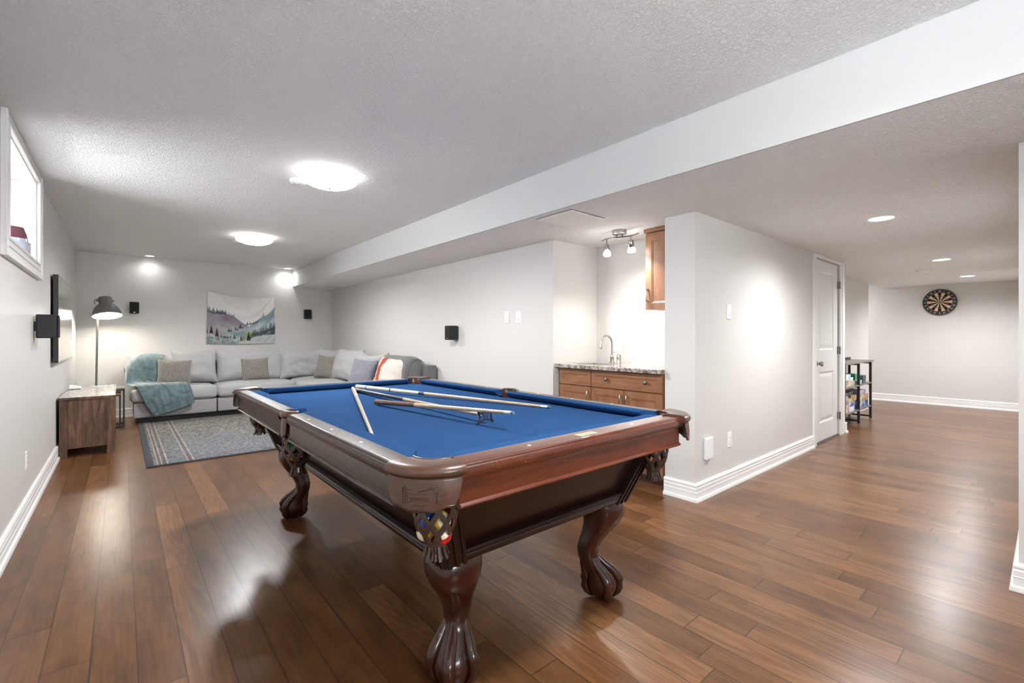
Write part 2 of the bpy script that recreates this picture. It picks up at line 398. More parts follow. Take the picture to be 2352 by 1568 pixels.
# ---------------------------------------------------------------- geometry helper
class G:
    def __init__(self):
        self.v = []; self.f = []; self.mi = []; self.m = 0

    def add(self, verts, faces):
        o = len(self.v)
        self.v += [tuple(p) for p in verts]
        for f in faces:
            self.f.append([i + o for i in f]); self.mi.append(self.m)
        return self

    def box(self, x0, y0, z0, x1, y1, z1):
        return self.add([(x0, y0, z0), (x1, y0, z0), (x1, y1, z0), (x0, y1, z0), (x0, y0, z1), (x1, y0, z1), (x1, y1, z1), (x0, y1, z1)],
                        [(0, 3, 2, 1), (4, 5, 6, 7), (0, 1, 5, 4), (1, 2, 6, 5), (2, 3, 7, 6), (3, 0, 4, 7)])

    def loft(self, rings, caps=True, closed=True):
        n = len(rings[0]); V = [p for r in rings for p in r]; F = []
        for i in range(len(rings) - 1):
            for j in range(n if closed else n - 1):
                k = (j + 1) % n
                F.append((i * n + j, i * n + k, (i + 1) * n + k, (i + 1) * n + j))
        if caps and closed:
            F.append(tuple(range(n - 1, -1, -1)))
            F.append(tuple((len(rings) - 1) * n + j for j in range(n)))
        return self.add(V, F)

    def lathe(self, prof, n=32, c=(0, 0, 0), axis=None, a0=0.0, a1=2 * PI):
        """prof: (r, z). axis: optional Matrix to orient"""
        full = abs(a1 - a0 - 2 * PI) < 1e-6
        rings = []
        for r, z in prof:
            ring = []
            for j in range(n if full else n + 1):
                a = a0 + (a1 - a0) * j / n
                p = Vector((r * math.cos(a), r * math.sin(a), z))
                if axis is not None:
                    p = axis @ p
                ring.append((p.x + c[0], p.y + c[1], p.z + c[2]))
            rings.append(ring)
        m = len(rings[0]); V = [p for r in rings for p in r]; F = []
        for i in range(len(rings) - 1):
            for j in range(m if full else m - 1):
                k = (j + 1) % m
                F.append((i * m + j, i * m + k, (i + 1) * m + k, (i + 1) * m + j))
        return self.add(V, F)

    def tube(self, pts, rad, n=10, caps=True, flat=1.0, up=None):
        pts = [Vector(p) for p in pts]
        if not isinstance(rad, (list, tuple)):
            rad = [rad] * len(pts)
        rings = []
        prev = None
        for i, p in enumerate(pts):
            t = (pts[min(i + 1, len(pts) - 1)] - pts[max(i - 1, 0)])
            t = t.normalized() if t.length > 1e-9 else Vector((0, 0, 1))
            if prev is None:
                u = Vector(up) if up else (Vector((0, 0, 1)) if abs(t.z) < 0.9 else Vector((1, 0, 0)))
            else:
                u = prev
            a = (u - t * u.dot(t)).normalized()
            b = t.cross(a)
            prev = a
            rings.append([tuple(p + (a * math.cos(2 * PI * j / n) * flat + b * math.sin(2 * PI * j / n)) * rad[i]) for j in range(n)])
        return self.loft(rings, caps)

    def cyl(self, p0, p1, r0, r1=None, n=16):
        return self.tube([p0, p1], [r0, r0 if r1 is None else r1], n)

    def prism(self, poly, z0, z1):
        return self.loft([[(x, y, z0) for x, y in poly], [(x, y, z1) for x, y in poly]])

    def ball(self, c, r, nu=16, nv=10, sc=(1, 1, 1)):
        V = [(c[0], c[1], c[2] - r * sc[2])]; F = []
        for i in range(1, nv):
            a = PI * i / nv - PI / 2
            for j in range(nu):
                b = 2 * PI * j / nu
                V.append((c[0] + r * sc[0] * math.cos(a) * math.cos(b), c[1] + r * sc[1] * math.cos(a) * math.sin(b), c[2] + r * sc[2] * math.sin(a)))
        V.append((c[0], c[1], c[2] + r * sc[2]))
        for j in range(nu):
            F.append((0, 1 + (j + 1) % nu, 1 + j))
            F.append((len(V) - 1, 1 + (nv - 2) * nu + j, 1 + (nv - 2) * nu + (j + 1) % nu))
        for i in range(nv - 2):
            for j in range(nu):
                k = (j + 1) % nu
                F.append((1 + i * nu + j, 1 + i * nu + k, 1 + (i + 1) * nu + k, 1 + (i + 1) * nu + j))
        return self.add(V, F)

    def grid(self, fn, nu, nv):
        V = [tuple(fn(i / nu, j / nv)) for i in range(nu + 1) for j in range(nv + 1)]
        F = [(i * (nv + 1) + j, (i + 1) * (nv + 1) + j, (i + 1) * (nv + 1) + j + 1, i * (nv + 1) + j + 1) for i in range(nu) for j in range(nv)]
        return self.add(V, F)

    def xf(self, M, start=0):
        for i in range(start, len(self.v)):
            self.v[i] = tuple(M @ Vector(self.v[i]))
        return self

    def obj(self, name, mats, parent=None, smooth=40, bevel=0.0, loc=None, rot=None, recalc=True, subsurf=0, solid=0.0, bseg=2):
        me = bpy.data.meshes.new(name)
        me.from_pydata(self.v, [], self.f)
        if not isinstance(mats, (list, tuple)):
            mats = [mats]
        for m in mats:
            me.materials.append(MAT[m] if isinstance(m, str) else m)
        if len(mats) > 1:
            me.polygons.foreach_set('material_index', self.mi)
        if recalc:
            bm = bmesh.new(); bm.from_mesh(me)
            bmesh.ops.recalc_face_normals(bm, faces=bm.faces)
            bm.to_mesh(me); bm.free()
        if smooth:
            me.polygons.foreach_set('use_smooth', [True] * len(me.polygons))
            me.set_sharp_from_angle(angle=math.radians(smooth))
        o = bpy.data.objects.new(name, me)
        COL.objects.link(o)
        if parent:
            o.parent = parent
        if loc:
            o.location = loc
        if rot:
            o.rotation_euler = rot
        if solid:
            m = o.modifiers.new('thickness', 'SOLIDIFY'); m.thickness = solid; m.offset = 0
        if bevel:
            m = o.modifiers.new('bevel', 'BEVEL'); m.width = bevel; m.segments = bseg; m.limit_method = 'ANGLE'; m.angle_limit = math.radians(40)
        if subsurf:
            m = o.modifiers.new('subdivision', 'SUBSURF'); m.levels = subsurf; m.render_levels = subsurf
        return o


def thing(name, label, cat, loc=(0, 0, 0), rz=0.0, group=None):
    o = bpy.data.objects.new(name, None)
    o.empty_display_size = 0.05
    COL.objects.link(o)
    o.location = loc; o.rotation_euler = (0, 0, rz)
    o['label'] = label; o['category'] = cat
    if group:
        o['group'] = group
    return o


def tag(o, label, cat, group=None):
    o['label'] = label; o['category'] = cat
    if group:
        o['group'] = group
    return o


def struct(o):
    o['kind'] = 'structure'
    return o


def copy_tree(o, parent=None):
    c = o.copy(); COL.objects.link(c); c.parent = parent
    for ch in list(o.children):
        copy_tree(ch, c)
    return c


def sweep(g, path, prof):
    """path: 2D points, prof: (out, z) with out measured to the left of travel; mitred"""
    rings = []
    P = [Vector(p) for p in path]
    for i, p in enumerate(P):
        d0 = (P[i] - P[i - 1]).normalized() if i > 0 else None
        d1 = (P[i + 1] - P[i]).normalized() if i < len(P) - 1 else None
        n0 = Vector((-d0.y, d0.x)) if d0 else None
        n1 = Vector((-d1.y, d1.x)) if d1 else None
        if n0 is None:
            m = n1
        elif n1 is None:
            m = n0
        else:
            m = (n0 + n1) / (1 + n0.dot(n1))
        rings.append([(p.x + m.x * o, p.y + m.y * o, z) for o, z in prof])
    g.loft(rings)
    return g


def rbox(g, x0, y0, z0, x1, y1, z1, r=0.04, n=8, puff=0.0, wr=0.0, seed=0.0, wfreq=4.0):
    """rounded upholstered box with a crowned top and soft wrinkles"""
    c = Vector(((x0 + x1) / 2, (y0 + y1) / 2, (z0 + z1) / 2))
    h = Vector(((x1 - x0) / 2, (y1 - y0) / 2, (z1 - z0) / 2))
    start = len(g.v)
    idx = {}
    V = []; F = []

    def vert(a):
        key = tuple(round(q, 5) for q in a)
        if key in idx:
            return idx[key]
        p = Vector((a[0] * h.x, a[1] * h.y, a[2] * h.z))
        inner = Vector([max(-(h[k] - r), min(h[k] - r, p[k])) for k in range(3)])
        d = p - inner
        if d.length > 1e-7:
            p = inner + d.normalized() * r
        if puff:
            p.z += puff * (1 - a[0] ** 2) * (1 - a[1] ** 2) * (1 if a[2] > 0 else 0) * max(0, a[2])
            p.y += math.copysign(puff * 0.5, a[1]) * (1 - a[0] ** 2) * (1 - a[2] ** 2) * abs(a[1])
            p.x += math.copysign(puff * 0.4, a[0]) * (1 - a[1] ** 2) * (1 - a[2] ** 2) * abs(a[0])
        q = p + c
        if wr:
            nz = noise.noise(Vector((q.x * wfreq + seed, q.y * wfreq, q.z * wfreq)))
            nn = Vector((p.x / h.x, p.y / h.y, p.z / h.z)).normalized()
            q = q + nn * nz * wr
        idx[key] = len(V); V.append(tuple(q))
        return idx[key]
    ts = []
    for i in range(n + 1):
        t = -1 + 2 * i / n
        ts.append(math.sin(t * PI / 2))
    for ax in range(3):
        for sg in (-1, 1):
            for i in range(n):
                for j in range(n):
                    q = []
                    for (a, b) in ((i, j), (i + 1, j), (i + 1, j + 1), (i, j + 1)):
                        w = [0, 0, 0]
                        w[ax] = sg; w[(ax + 1) % 3] = ts[a]; w[(ax + 2) % 3] = ts[b]
                        q.append(vert(w))
                    if sg < 0:
                        q.reverse()
                    F.append(tuple(q))
    g.add(V, F)
    return g


def pillow(g, w, h, t, n=22, seed=0.0, wr=0.012, pinch=0.07, dent=0.0):
    """throw pillow in local XZ, thickness along Y, base at z=0"""
    def pt(s, i, j):
        u = -1 + 2 * i / n; v = -1 + 2 * j / n
        uu = math.sin(u * PI / 2); vv = math.sin(v * PI / 2)
        th = ((1 - uu ** 4) * (1 - vv ** 4)) ** 0.5 * (1 - 0.25 * (uu * uu + vv * vv) / 2)
        x = uu * w / 2 * (1 - pinch * (1 - vv * vv) * abs(uu))
        z = h / 2 + vv * h / 2 * (1 - pinch * (1 - uu * uu) * abs(vv))
        if dent and vv > 0:
            z -= dent * (1 - uu * uu) * vv
        nz = noise.noise(Vector((uu * 2.2 + seed, vv * 2.2 - seed, s * 3.0))) + 0.5 * noise.noise(Vector((uu * 6 + vv * 5 + seed, vv * 3, seed)))
        y = s * (t / 2 * th + wr * nz * (1 - uu ** 6) * (1 - vv ** 6))
        return (x, y, z)
    V = []; idx = {}
    F = []
    for s in (-1, 1):
        for i in range(n + 1):
            for j in range(n + 1):
                if s == 1 and (i in (0, n) or j in (0, n)):
                    idx[(s, i, j)] = idx[(-1, i, j)]
                    continue
                idx[(s, i, j)] = len(V); V.append(pt(s, i, j))
    for s in (-1, 1):
        for i in range(n):
            for j in range(n):
                q = [idx[(s, i, j)], idx[(s, i + 1, j)], idx[(s, i + 1, j + 1)], idx[(s, i, j + 1)]]
                if s == 1:
                    q.reverse()
                F.append(tuple(q))
    g.add(V, F)
    return g


def paneled(g, w, h, t, panels, prof):
    """slab in local XZ (x 0..w, z 0..h), front face at y=0 facing -y, thickness +y; panels = rects; prof = (inset, depth)"""
    xs = sorted({0.0, w} | {p[0] for p in panels} | {p[2] for p in panels})
    zs = sorted({0.0, h} | {p[1] for p in panels} | {p[3] for p in panels})
    for i in range(len(xs) - 1):
        for j in range(len(zs) - 1):
            cx = (xs[i] + xs[i + 1]) / 2; cz = (zs[j] + zs[j + 1]) / 2
            if any(p[0] < cx < p[2] and p[1] < cz < p[3] for p in panels):
                continue
            g.add([(xs[i], 0, zs[j]), (xs[i + 1], 0, zs[j]), (xs[i + 1], 0, zs[j + 1]), (xs[i], 0, zs[j + 1])], [(0, 1, 2, 3)])
    for (a, b, c, d) in panels:
        rings = []
        for ins, dep in prof:
            rings.append([(a + ins, dep, b + ins), (c - ins, dep, b + ins), (c - ins, dep, d - ins), (a + ins, dep, d - ins)])
        V = [p for r in rings for p in r]; F = []
        for i in range(len(rings) - 1):
            for j in range(4):
                k = (j + 1) % 4
                F.append((i * 4 + j, i * 4 + k, (i + 1) * 4 + k, (i + 1) * 4 + j))
        F.append(tuple((len(rings) - 1) * 4 + j for j in range(4)))
        g.add(V, F)
    g.add([(0, 0, 0), (w, 0, 0), (w, t, 0), (0, t, 0)], [(0, 3, 2, 1)])
    g.add([(0, 0, h), (w, 0, h), (w, t, h), (0, t, h)], [(0, 1, 2, 3)])
    g.add([(0, 0, 0), (0, t, 0), (0, t, h), (0, 0, h)], [(0, 1, 2, 3)])
    g.add([(w, 0, 0), (w, t, 0), (w, t, h), (w, 0, h)], [(0, 3, 2, 1)])
    g.add([(0, t, 0), (w, t, 0), (w, t, h), (0, t, h)], [(0, 3, 2, 1)])
    return g


def text_mesh(s, size, depth=0.0005):
    cu = bpy.data.curves.new('lettering', 'FONT')
    cu.body = s; cu.size = size; cu.extrude = depth; cu.align_x = 'CENTER'; cu.align_y = 'CENTER'
    o = bpy.data.objects.new('lettering', cu)
    COL.objects.link(o)
    dg = bpy.context.evaluated_depsgraph_get()
    me = bpy.data.meshes.new_from_object(o.evaluated_get(dg))
    V = [tuple(v.co) for v in me.vertices]; F = [tuple(p.vertices) for p in me.polygons]
    bpy.data.objects.remove(o); bpy.data.curves.remove(cu); bpy.data.meshes.remove(me)
    return V, F


# ================================================================ THE ROOM
XL, YF, YB = -0.49, 9.02, -2.2
ZC, ZL = 2.43, 2.12            # main ceiling and lowered ceiling
XB = 2.39                      # face of the bulkhead
XR = 3.11                      # wall right of the sofa
XD = 11.0                      # dartboard wall
YC = 0.10                      # corridor side wall
YH = 2.03                      # end of the lowered ceiling in the far room

struct(G().box(XL - 0.6, YB - 0.2, -0.12, XD + 0.3, YF + 0.3, 0.0).obj('floor', 'floor', smooth=0))
struct(G().box(XL - 0.2, YB - 0.2, ZC, XB + 0.02, YF + 0.3, ZC + 0.12).obj('ceiling', 'ceiling', smooth=0))
g = G()
g.box(XB + 0.01, YB - 0.2, ZL, XD + 0.2, YH, ZC + 0.1)
g.box(XB + 0.01, YH, ZL, 3.85, YF + 0.2, ZC + 0.1)
struct(g.obj('ceiling', 'ceiling', smooth=0))
struct(G().box(XB, YB - 0.2, ZL + 0.0, XB + 0.012, YF + 0.1, ZC + 0.05).obj('wall_bulkhead', 'beam', smooth=0))
# left wall with window opening
WY0, WY1, WZ0, WZ1 = 3.73, 4.96, 1.755, 2.365
VY0, VY1 = -1.55, -0.32        # added window beside the camera, unseen, for daylight on ceiling and bulkhead
g = G()
g.box(XL - 0.32, YB - 0.2, 0, XL, VY0, ZC)
g.box(XL - 0.32, VY1, 0, XL, WY0, ZC)
g.box(XL - 0.32, WY1, 0, XL, YF + 0.2, ZC)
for (ya, yb) in ((VY0, VY1), (WY0, WY1)):
    g.box(XL - 0.32, ya, 0, XL, yb, WZ0)
    g.box(XL - 0.32, ya, WZ1, XL, yb, ZC)
struct(g.obj('wall_left', 'wall', smooth=0))
struct(G().box(XL - 0.2, YF, 0, XR + 0.3, YF + 0.2, ZC).obj('wall_far', 'wall', smooth=0))
struct(G().box(XR, 3.055, 0, XR + 0.7, YF, ZL).obj('wall_right', 'wall', smooth=0))
struct(G().box(3.75, 1.93, 0, 6.6, 3.06, ZL).obj('wall_bar', 'wall', smooth=0))
DX0, DX1, DZ = 5.81, 6.70, 2.085
g = G()
g.box(3.19, 1.685, 0, DX0, 1.93, ZL)
g.box(DX1, 1.685, 0, 6.95, 2.03, ZL)
g.box(DX0, 1.685, DZ, DX1, 1.93, ZL)
g.box(DX0, 1.80, 0, DX1, 1.93, DZ)
struct(g.obj('wall_hall', 'wall', smooth=0))
struct(G().box(6.6, YH, 0, 9.75, YH + 0.12, ZC + 0.1).obj('wall_games', 'wall', smooth=0))
struct(G().box(XD, YC - 0.3, 0, XD + 0.2, 4.3, ZC + 0.1).obj('wall_dartboard', 'wall', smooth=0))
struct(G().box(3.24, YB, 0, XD, YC, ZL).obj('wall_near_right', 'wall', smooth=0))
BWX0, BWX1, BWZ0, BWZ1 = -0.1, 1.3, 1.15, 1.9      # added window behind the camera, unseen, to brighten the ceiling
g = G()
g.box(XL - 0.2, YB - 0.2, 0, BWX0, YB, ZC); g.box(BWX1, YB - 0.2, 0, 3.4, YB, ZC)
g.box(BWX0, YB - 0.2, 0, BWX1, YB, BWZ0); g.box(BWX0, YB - 0.2, BWZ1, BWX1, YB, ZC)
struct(g.obj('wall_back', 'wall', smooth=0))
w3 = thing('added_window_back', 'added unseen wide white framed window in the near end wall', 'window', (BWX0, YB, BWZ0))
w3['kind'] = 'structure'
ww, wh = BWX1 - BWX0, BWZ1 - BWZ0
g = G()
for (xa, xb) in ((0.0, 0.05), (ww / 2 - 0.03, ww / 2 + 0.03), (ww - 0.05, ww)):
    g.box(xa, -0.14, 0, xb, -0.08, wh)
g.box(0.05, -0.14, 0, ww - 0.05, -0.08, 0.05); g.box(0.05, -0.14, wh - 0.05, ww - 0.05, -0.08, wh)
g.obj('sash', 'sash', w3, smooth=0)
G().box(0.05, -0.115, 0.05, ww - 0.05, -0.110, wh - 0.05).obj('pane', 'glass', w3, smooth=0)
P3 = bpy.data.lights.new('window_portal', 'AREA')
P3.shape = 'RECTANGLE'; P3.size = ww; P3.size_y = wh
P3.cycles.is_portal = True
p3 = bpy.data.objects.new('daylight_portal', P3); COL.objects.link(p3); p3.parent = w3
p3.location = (ww / 2, -0.21, wh / 2); p3.rotation_euler = (PI / 2, 0, PI)
g = G()
g.box(9.63, YH + 0.12, 0, 9.75, 4.2, ZC + 0.1)
g.box(9.63, 4.2, 0, XD + 0.2, 4.3, ZC + 0.1)
struct(g.obj('wall_alcove', 'wall', smooth=0))
struct(G().box(9.6, YH, ZC, XD + 0.2, 4.3, ZC + 0.12).obj('ceiling', 'ceiling', smooth=0))

# baseboards: stepped profile, 13 cm high with a shoe at the floor
BP = [(0, 0), (0.030, 0), (0.030, 0.012), (0.026, 0.022), (0.017, 0.026), (0.017, 0.062), (0.0195, 0.066), (0.0165, 0.070), (0.0175, 0.095),
      (0.013, 0.104), (0.0185, 0.110), (0.0185, 0.120), (0.013, 0.130), (0, 0.132)]


def baseboard(name, path):
    struct(sweep(G(), path, BP).obj(name, 'trim', smooth=25))


baseboard('baseboard_left', [(XL, YF), (XL, YB)])
baseboard('baseboard_far', [(XR, YF), (XL, YF)])
baseboard('baseboard_right', [(XR, 3.06), (XR, YF)])
baseboard('baseboard_hall', [(5.725, 1.685), (3.19, 1.685), (3.19, 1.93)])
baseboard('baseboard_corner', [(6.95, 2.03), (6.95, 1.685), (6.885, 1.685)])
baseboard('baseboard_games', [(9.75, YH), (6.95, YH)])
baseboard('baseboard_dartboard', [(XD, YC), (XD, 4.2)])
baseboard('baseboard_near_right', [(3.24, YB), (3.24, YC), (XD, YC)])

# ---- window in the left wall
def window(wname, wlabel, wya, wyb):
    w1 = thing(wname, wlabel, 'window', (XL, (wya + wyb) / 2, WZ0))
    w1['kind'] = 'structure'
    hy, hz = (wyb - wya) / 2, WZ1 - WZ0
    g = G()   # casing around the opening, stepped
    c = 0.115
    for (a, b, d0, d1) in ((0, c, 0.0, 0.018), (c - 0.03, c, 0.018, 0.028), (0.0, 0.015, 0.018, 0.024), (0.04, 0.055, 0.018, 0.023)):
        zt = hz + min(b, 0.062); zta = hz + min(a, 0.062)
        g.box(d0, -hy - b, -b, d1, -hy - a, zt)
        g.box(d0, hy + a, -b, d1, hy + b, zt)
        g.box(d0, -hy - a, -b, d1, hy + a, -a)
        if zta < zt:
            g.box(d0, -hy - a, zta, d1, hy + a, zt)
    g.obj('casing', 'trim', w1, smooth=0, bevel=0.002)
    g = G()
    t = 0.008
    g.box(-0.30, -hy, 0, 0.0, hy, t); g.box(-0.30, -hy, hz - t, 0.0, hy, hz)
    g.box(-0.30, -hy, t, 0.0, -hy + t, hz - t); g.box(-0.30, hy - t, t, 0.0, hy, hz - t)
    g.obj('jamb', 'trim', w1, smooth=0)
    g = G()
    s = 0.055
    g.box(-0.31, -hy + t, t, -0.26, hy - t, t + s); g.box(-0.31, -hy + t, hz - t - s, -0.26, hy - t, hz - t)
    for yy in (-hy + t, -s / 2, hy - t - s):
        g.box(-0.31, yy, t + s, -0.26, yy + s, hz - t - s)
    g.obj('sash', 'sash', w1, smooth=0, bevel=0.003)
    G().box(-0.288, -hy + t + s, t + s, -0.282, hy - t - s, hz - t - s).obj('pane', 'glass', w1, smooth=0)
    P_ = bpy.data.lights.new('window_portal', 'AREA')
    P_.shape = 'RECTANGLE'; P_.size = 2 * hy; P_.size_y = hz
    P_.cycles.is_portal = True
    po_ = bpy.data.objects.new('daylight_portal', P_); COL.objects.link(po_); po_.parent = w1
    po_.location = (-0.325, 0, hz / 2); po_.rotation_euler = (PI / 2, 0, PI / 2 + PI)


window('window_1', 'white framed basement window set deep in the left wall', WY0, WY1)
window('added_window_side', 'added unseen basement window in the left wall at the near end', VY0, VY1)
# unseen ground outside the window, raised and widened to block low daylight
g = G()
g.box(-2.4, 3.0, 1.2, -0.82, 5.7, 1.70)
struct(g.obj('daylight_block_ground', 'soil', smooth=0))

# ---- door
d1 = thing('door_1', 'narrow white two panel door beside the games shelf', 'door', (DX0, 1.685, 0))
d1['kind'] = 'structure'
g = G()
cw = 0.085
dw = DX1 - DX0
for (a, b, y0, y1) in ((-0.004, cw, -0.014, 0.0), (cw - 0.028, cw, -0.022, -0.014), (-0.004, 0.012, -0.018, -0.014)):
    zt = min(DZ + b, ZL - 0.002); za = DZ + a
    g.box(-b, y0, 0, -a, y1, zt)
    g.box(dw + a, y0, 0, dw + b + (0.08 if False else 0), y1, zt)
    if za < zt:
        g.box(-a, y0, za, dw + a, y1, zt)
g.box(dw + cw, -0.012, 0, dw + cw + 0.09, 0, ZL - 0.002)
g.obj('casing', 'trim', d1, smooth=0, bevel=0.002)
g = G()
sw = dw - 0.03
sh = DZ - 0.03
paneled(g, sw, sh, 0.035, [(0.19, 0.20, sw - 0.16, 0.78), (0.19, 1.03, sw - 0.16, 1.93)], [(0, 0), (0.014, 0.009), (0.03, 0.011), (0.055, 0.002), (0.07, 0.002)])
g.obj('slab', 'door', d1, smooth=25, loc=(0.012, 0.012, 0.022))
for z in (0.245, 1.04, 1.835):
    g = G()
    g.cyl((dw - 0.012, -0.012, z - 0.045), (dw - 0.012, -0.012, z + 0.045), 0.0085, n=10)
    g.box(dw - 0.035, 0.008, z - 0.045, dw - 0.012, 0.0115, z + 0.045)
    g.box(dw - 0.012, -0.016, z - 0.045, dw + 0.008, -0.0135, z + 0.045)
    g.obj('hinge', 'pewter', d1)
g = G()
A = Matrix.Rotation(PI / 2, 4, 'X')
g.lathe([(0.0, 0.0), (0.033, 0.0), (0.034, 0.004), (0.028, 0.010), (0.014, 0.014), (0.012, 0.030), (0.020, 0.036), (0.029, 0.046), (0.030, 0.058), (0.022, 0.068), (0.0, 0.071)], 24, (0.085, 0.012, 0.905), A)
g.obj('door_knob', 'nickel', d1)
G().box(0, 0.0, 0.0, dw, 0.05, 0.018).obj('threshold', 'pewter', d1, smooth=0)


# ---- wall plates
def plate(name, label, cat, loc, rz, kind, group=None):
    t = thing(name, label, cat, loc, rz, group)
    G().box(-0.037, -0.006, -0.06, 0.037, 0, 0.06).obj('cover_plate', 'plastic', t, smooth=0, bevel=0.003)
    if kind == 'switch':
        G().box(-0.017, -0.010, -0.034, 0.017, -0.005, 0.034).obj('rocker', 'plastic', t, smooth=0, bevel=0.002)
        G().box(-0.010, -0.0115, -0.030, 0.010, -0.009, -0.024).obj('indicator_bar', 'jar', t, smooth=0)
    elif kind == 'outlet':
        g = G(); g.box(-0.017, -0.009, -0.034, 0.017, -0.005, 0.034)
        g.obj('socket_face', 'plastic', t, smooth=0, bevel=0.002)
        for zz in (-0.018, 0.018):
            for xx in (-0.008, 0.006):
                G().box(xx, -0.0095, zz - 0.006, xx + 0.002, -0.0085, zz + 0.006).obj('slot', 'ink', t, smooth=0)
    return t


RL = PI / 2        # on a wall facing +x (local -y -> +x)
RRt = -PI / 2      # on a wall facing -x
plate('light_switch', 'white rocker light switch on sofa wall, farther of the pair', 'light switch', (XR, 3.735, 1.41), -PI / 2, 'switch')
plate('light_switch', 'white rocker light switch on sofa wall, nearer to the bar corner', 'light switch', (XR, 3.55, 1.406), -PI / 2, 'switch')
plate('light_switch', 'white slide dimmer switch high on the hall wall', 'light switch', (3.727, 1.685, 1.405), 0, 'switch')
plate('wall_outlet', 'white wall outlet low on the hall wall', 'outlet', (3.735, 1.685, 0.374), 0, 'outlet')
plate('wall_outlet', 'white wall outlet low on the left wall', 'outlet', (XL, 4.45, 0.375), PI / 2, 'outlet')
wb = G().box(-0.052, -0.028, -0.08, 0.052, 0, 0.08).obj('wall_box', 'plastic', smooth=0, bevel=0.006, loc=(3.366, 1.685, 0.365))
tag(wb, 'blank white wall box near the corner baseboard', 'wall box')

# ================================================================ CEILING FITTINGS
def dome_light(name, label, x, y, group):
    t = thing(name, label, 'ceiling light', (x, y, ZC), 0, group)
    G().lathe([(0, 0), (0.185, 0), (0.19, -0.012), (0.185, -0.026), (0.0, -0.026)], 48).obj('mounting_ring', 'plastic', t)
    L = bpy.data.lights.new('dome_bulb', 'SPOT')
    L.energy = 32; L.spot_size = 2.9; L.spot_blend = 0.5; L.shadow_soft_size = 0.12; L.color = (0.97, 0.985, 1.0)
    lo = bpy.data.objects.new('bulb', L); COL.objects.link(lo); lo.parent = t; lo.location = (0, 0, -0.06)
    pr = [(0.205 * math.cos(a), -0.024 - 0.078 * math.sin(a)) for a in [PI / 2 * i / 12 for i in range(13)]]
    pr = [(0.19, -0.022)] + pr
    pr[-1] = (0.0, pr[-1][1])
    G().lathe(pr, 48).obj('glass_bowl', 'dome', t)
    G().lathe([(0, -0.100), (0.009, -0.101), (0.010, -0.106), (0.006, -0.112), (0, -0.113)], 16).obj('finial', 'nickel', t)
    return t


GD = 'glowing ceiling dome lights'
dome_light('dome_ceiling_light', 'glowing frosted dome light over the pool table', 1.20, 3.54, GD)
dome_light('dome_ceiling_light', 'glowing frosted dome light in front of the tapestry wall', 1.24, 6.32, GD)
dome_light('dome_ceiling_light', 'frosted dome ceiling light at the near end of the room, before the pool table', 1.17, 0.55, GD)


def smoke(name, label, x, y, z, r=0.065, k=1.0):
    t = thing(name, label, 'smoke detector', (x, y, z))
    G().lathe([(0, 0), (r, 0), (r, -0.012 * k), (r * 0.93, -0.022 * k), (r * 0.62, -0.030 * k), (r * 0.58, -0.027 * k), (0, -0.027 * k)], 32).obj('housing', 'plastic', t)
    G().lathe([(0, -0.0275 * k), (r * 0.5, -0.0275 * k), (r * 0.45, -0.031 * k), (0, -0.032 * k)], 24).obj('sensor_cap', 'plastic', t)
    return t


smoke('smoke_detector', 'round white detector on the ceiling beside the pool table light', 1.06, 3.83, ZC)
smoke('smoke_detector', 'round white detector on the ceiling beside the sofa light', 1.13, 6.70, ZC)
smoke('smoke_detector', 'small white smoke detector on the lowered hall ceiling', 8.34, 1.117, ZL, 0.085, 1.7)


def can_light(label, x, y, z, group, power=30.0, spot=2.9, r=0.078):
    t = thing('recessed_light', label, 'recessed light', (x, y, z), 0, group)
    G().lathe([(r, -0.002), (r + 0.018, -0.004), (r + 0.020, 0.0), (r, 0.0), (r, -0.002)], 40).obj('trim_ring', 'plastic', t)
    G().lathe([(0, -0.0025), (r, -0.0025), (r, 0.0), (0, 0.0)], 40).obj('lens', 'can', t)
    L = bpy.data.lights.new('recessed_lamp', 'SPOT')
    L.energy = power; L.spot_size = spot; L.spot_blend = 0.9; L.shadow_soft_size = 0.05; L.color = (0.97, 0.985, 1.0)
    lo = bpy.data.objects.new('lamp', L); COL.objects.link(lo); lo.parent = t; lo.location = (0, 0, -0.02)
    return t


GR = 'recessed lights in the hall ceiling'
can_light('nearest recessed light in the lowered hall ceiling', 4.49, 0.855, ZL, GR, 19)
can_light('middle recessed light in the lowered hall ceiling', 7.42, 0.845, ZL, GR, 23)
can_light('recessed light in the hall ceiling closest to the dartboard', 9.72, 0.82, ZL, GR, 23)
GS = 'recessed lights above the tapestry wall'
can_light('recessed light above the speaker on the tapestry wall', 0.33, 8.86, ZC, GS, 0.8, 2.9, 0.05)
can_light('recessed light in the corner next to the bulkhead', 2.27, 8.88, ZC, GS, 1.3, 2.9, 0.05)
can_light('recessed light hidden in the alcove beside the dartboard', 10.2, 3.1, ZC, None, 17, 3.05)

# ceiling access panel
t = thing('access_panel', 'square white access panel in the lowered ceiling by the bulkhead', 'access panel', (2.655, 2.42, ZL))
G().box(-0.185, -0.18, -0.010, 0.185, 0.18, 0.0).obj('panel', 'trim', t, smooth=0, bevel=0.003)
G().box(-0.192, -0.187, -0.004, 0.192, 0.187, 0.0).obj('frame', 'pewter', t, smooth=0)
t = thing('ceiling_register', 'thin white air register in lowered ceiling above the sofa corner', 'air vent', (2.93, 8.5, ZL))
G().box(-0.12, -0.06, -0.008, 0.12, 0.06, 0).obj('frame', 'plastic', t, smooth=0, bevel=0.002)
g = G()
for i in range(6):
    g.box(-0.10, -0.045 + i * 0.016, -0.011, 0.10, -0.039 + i * 0.016, -0.007)
g.obj('louvers', 'plastic', t, smooth=0)

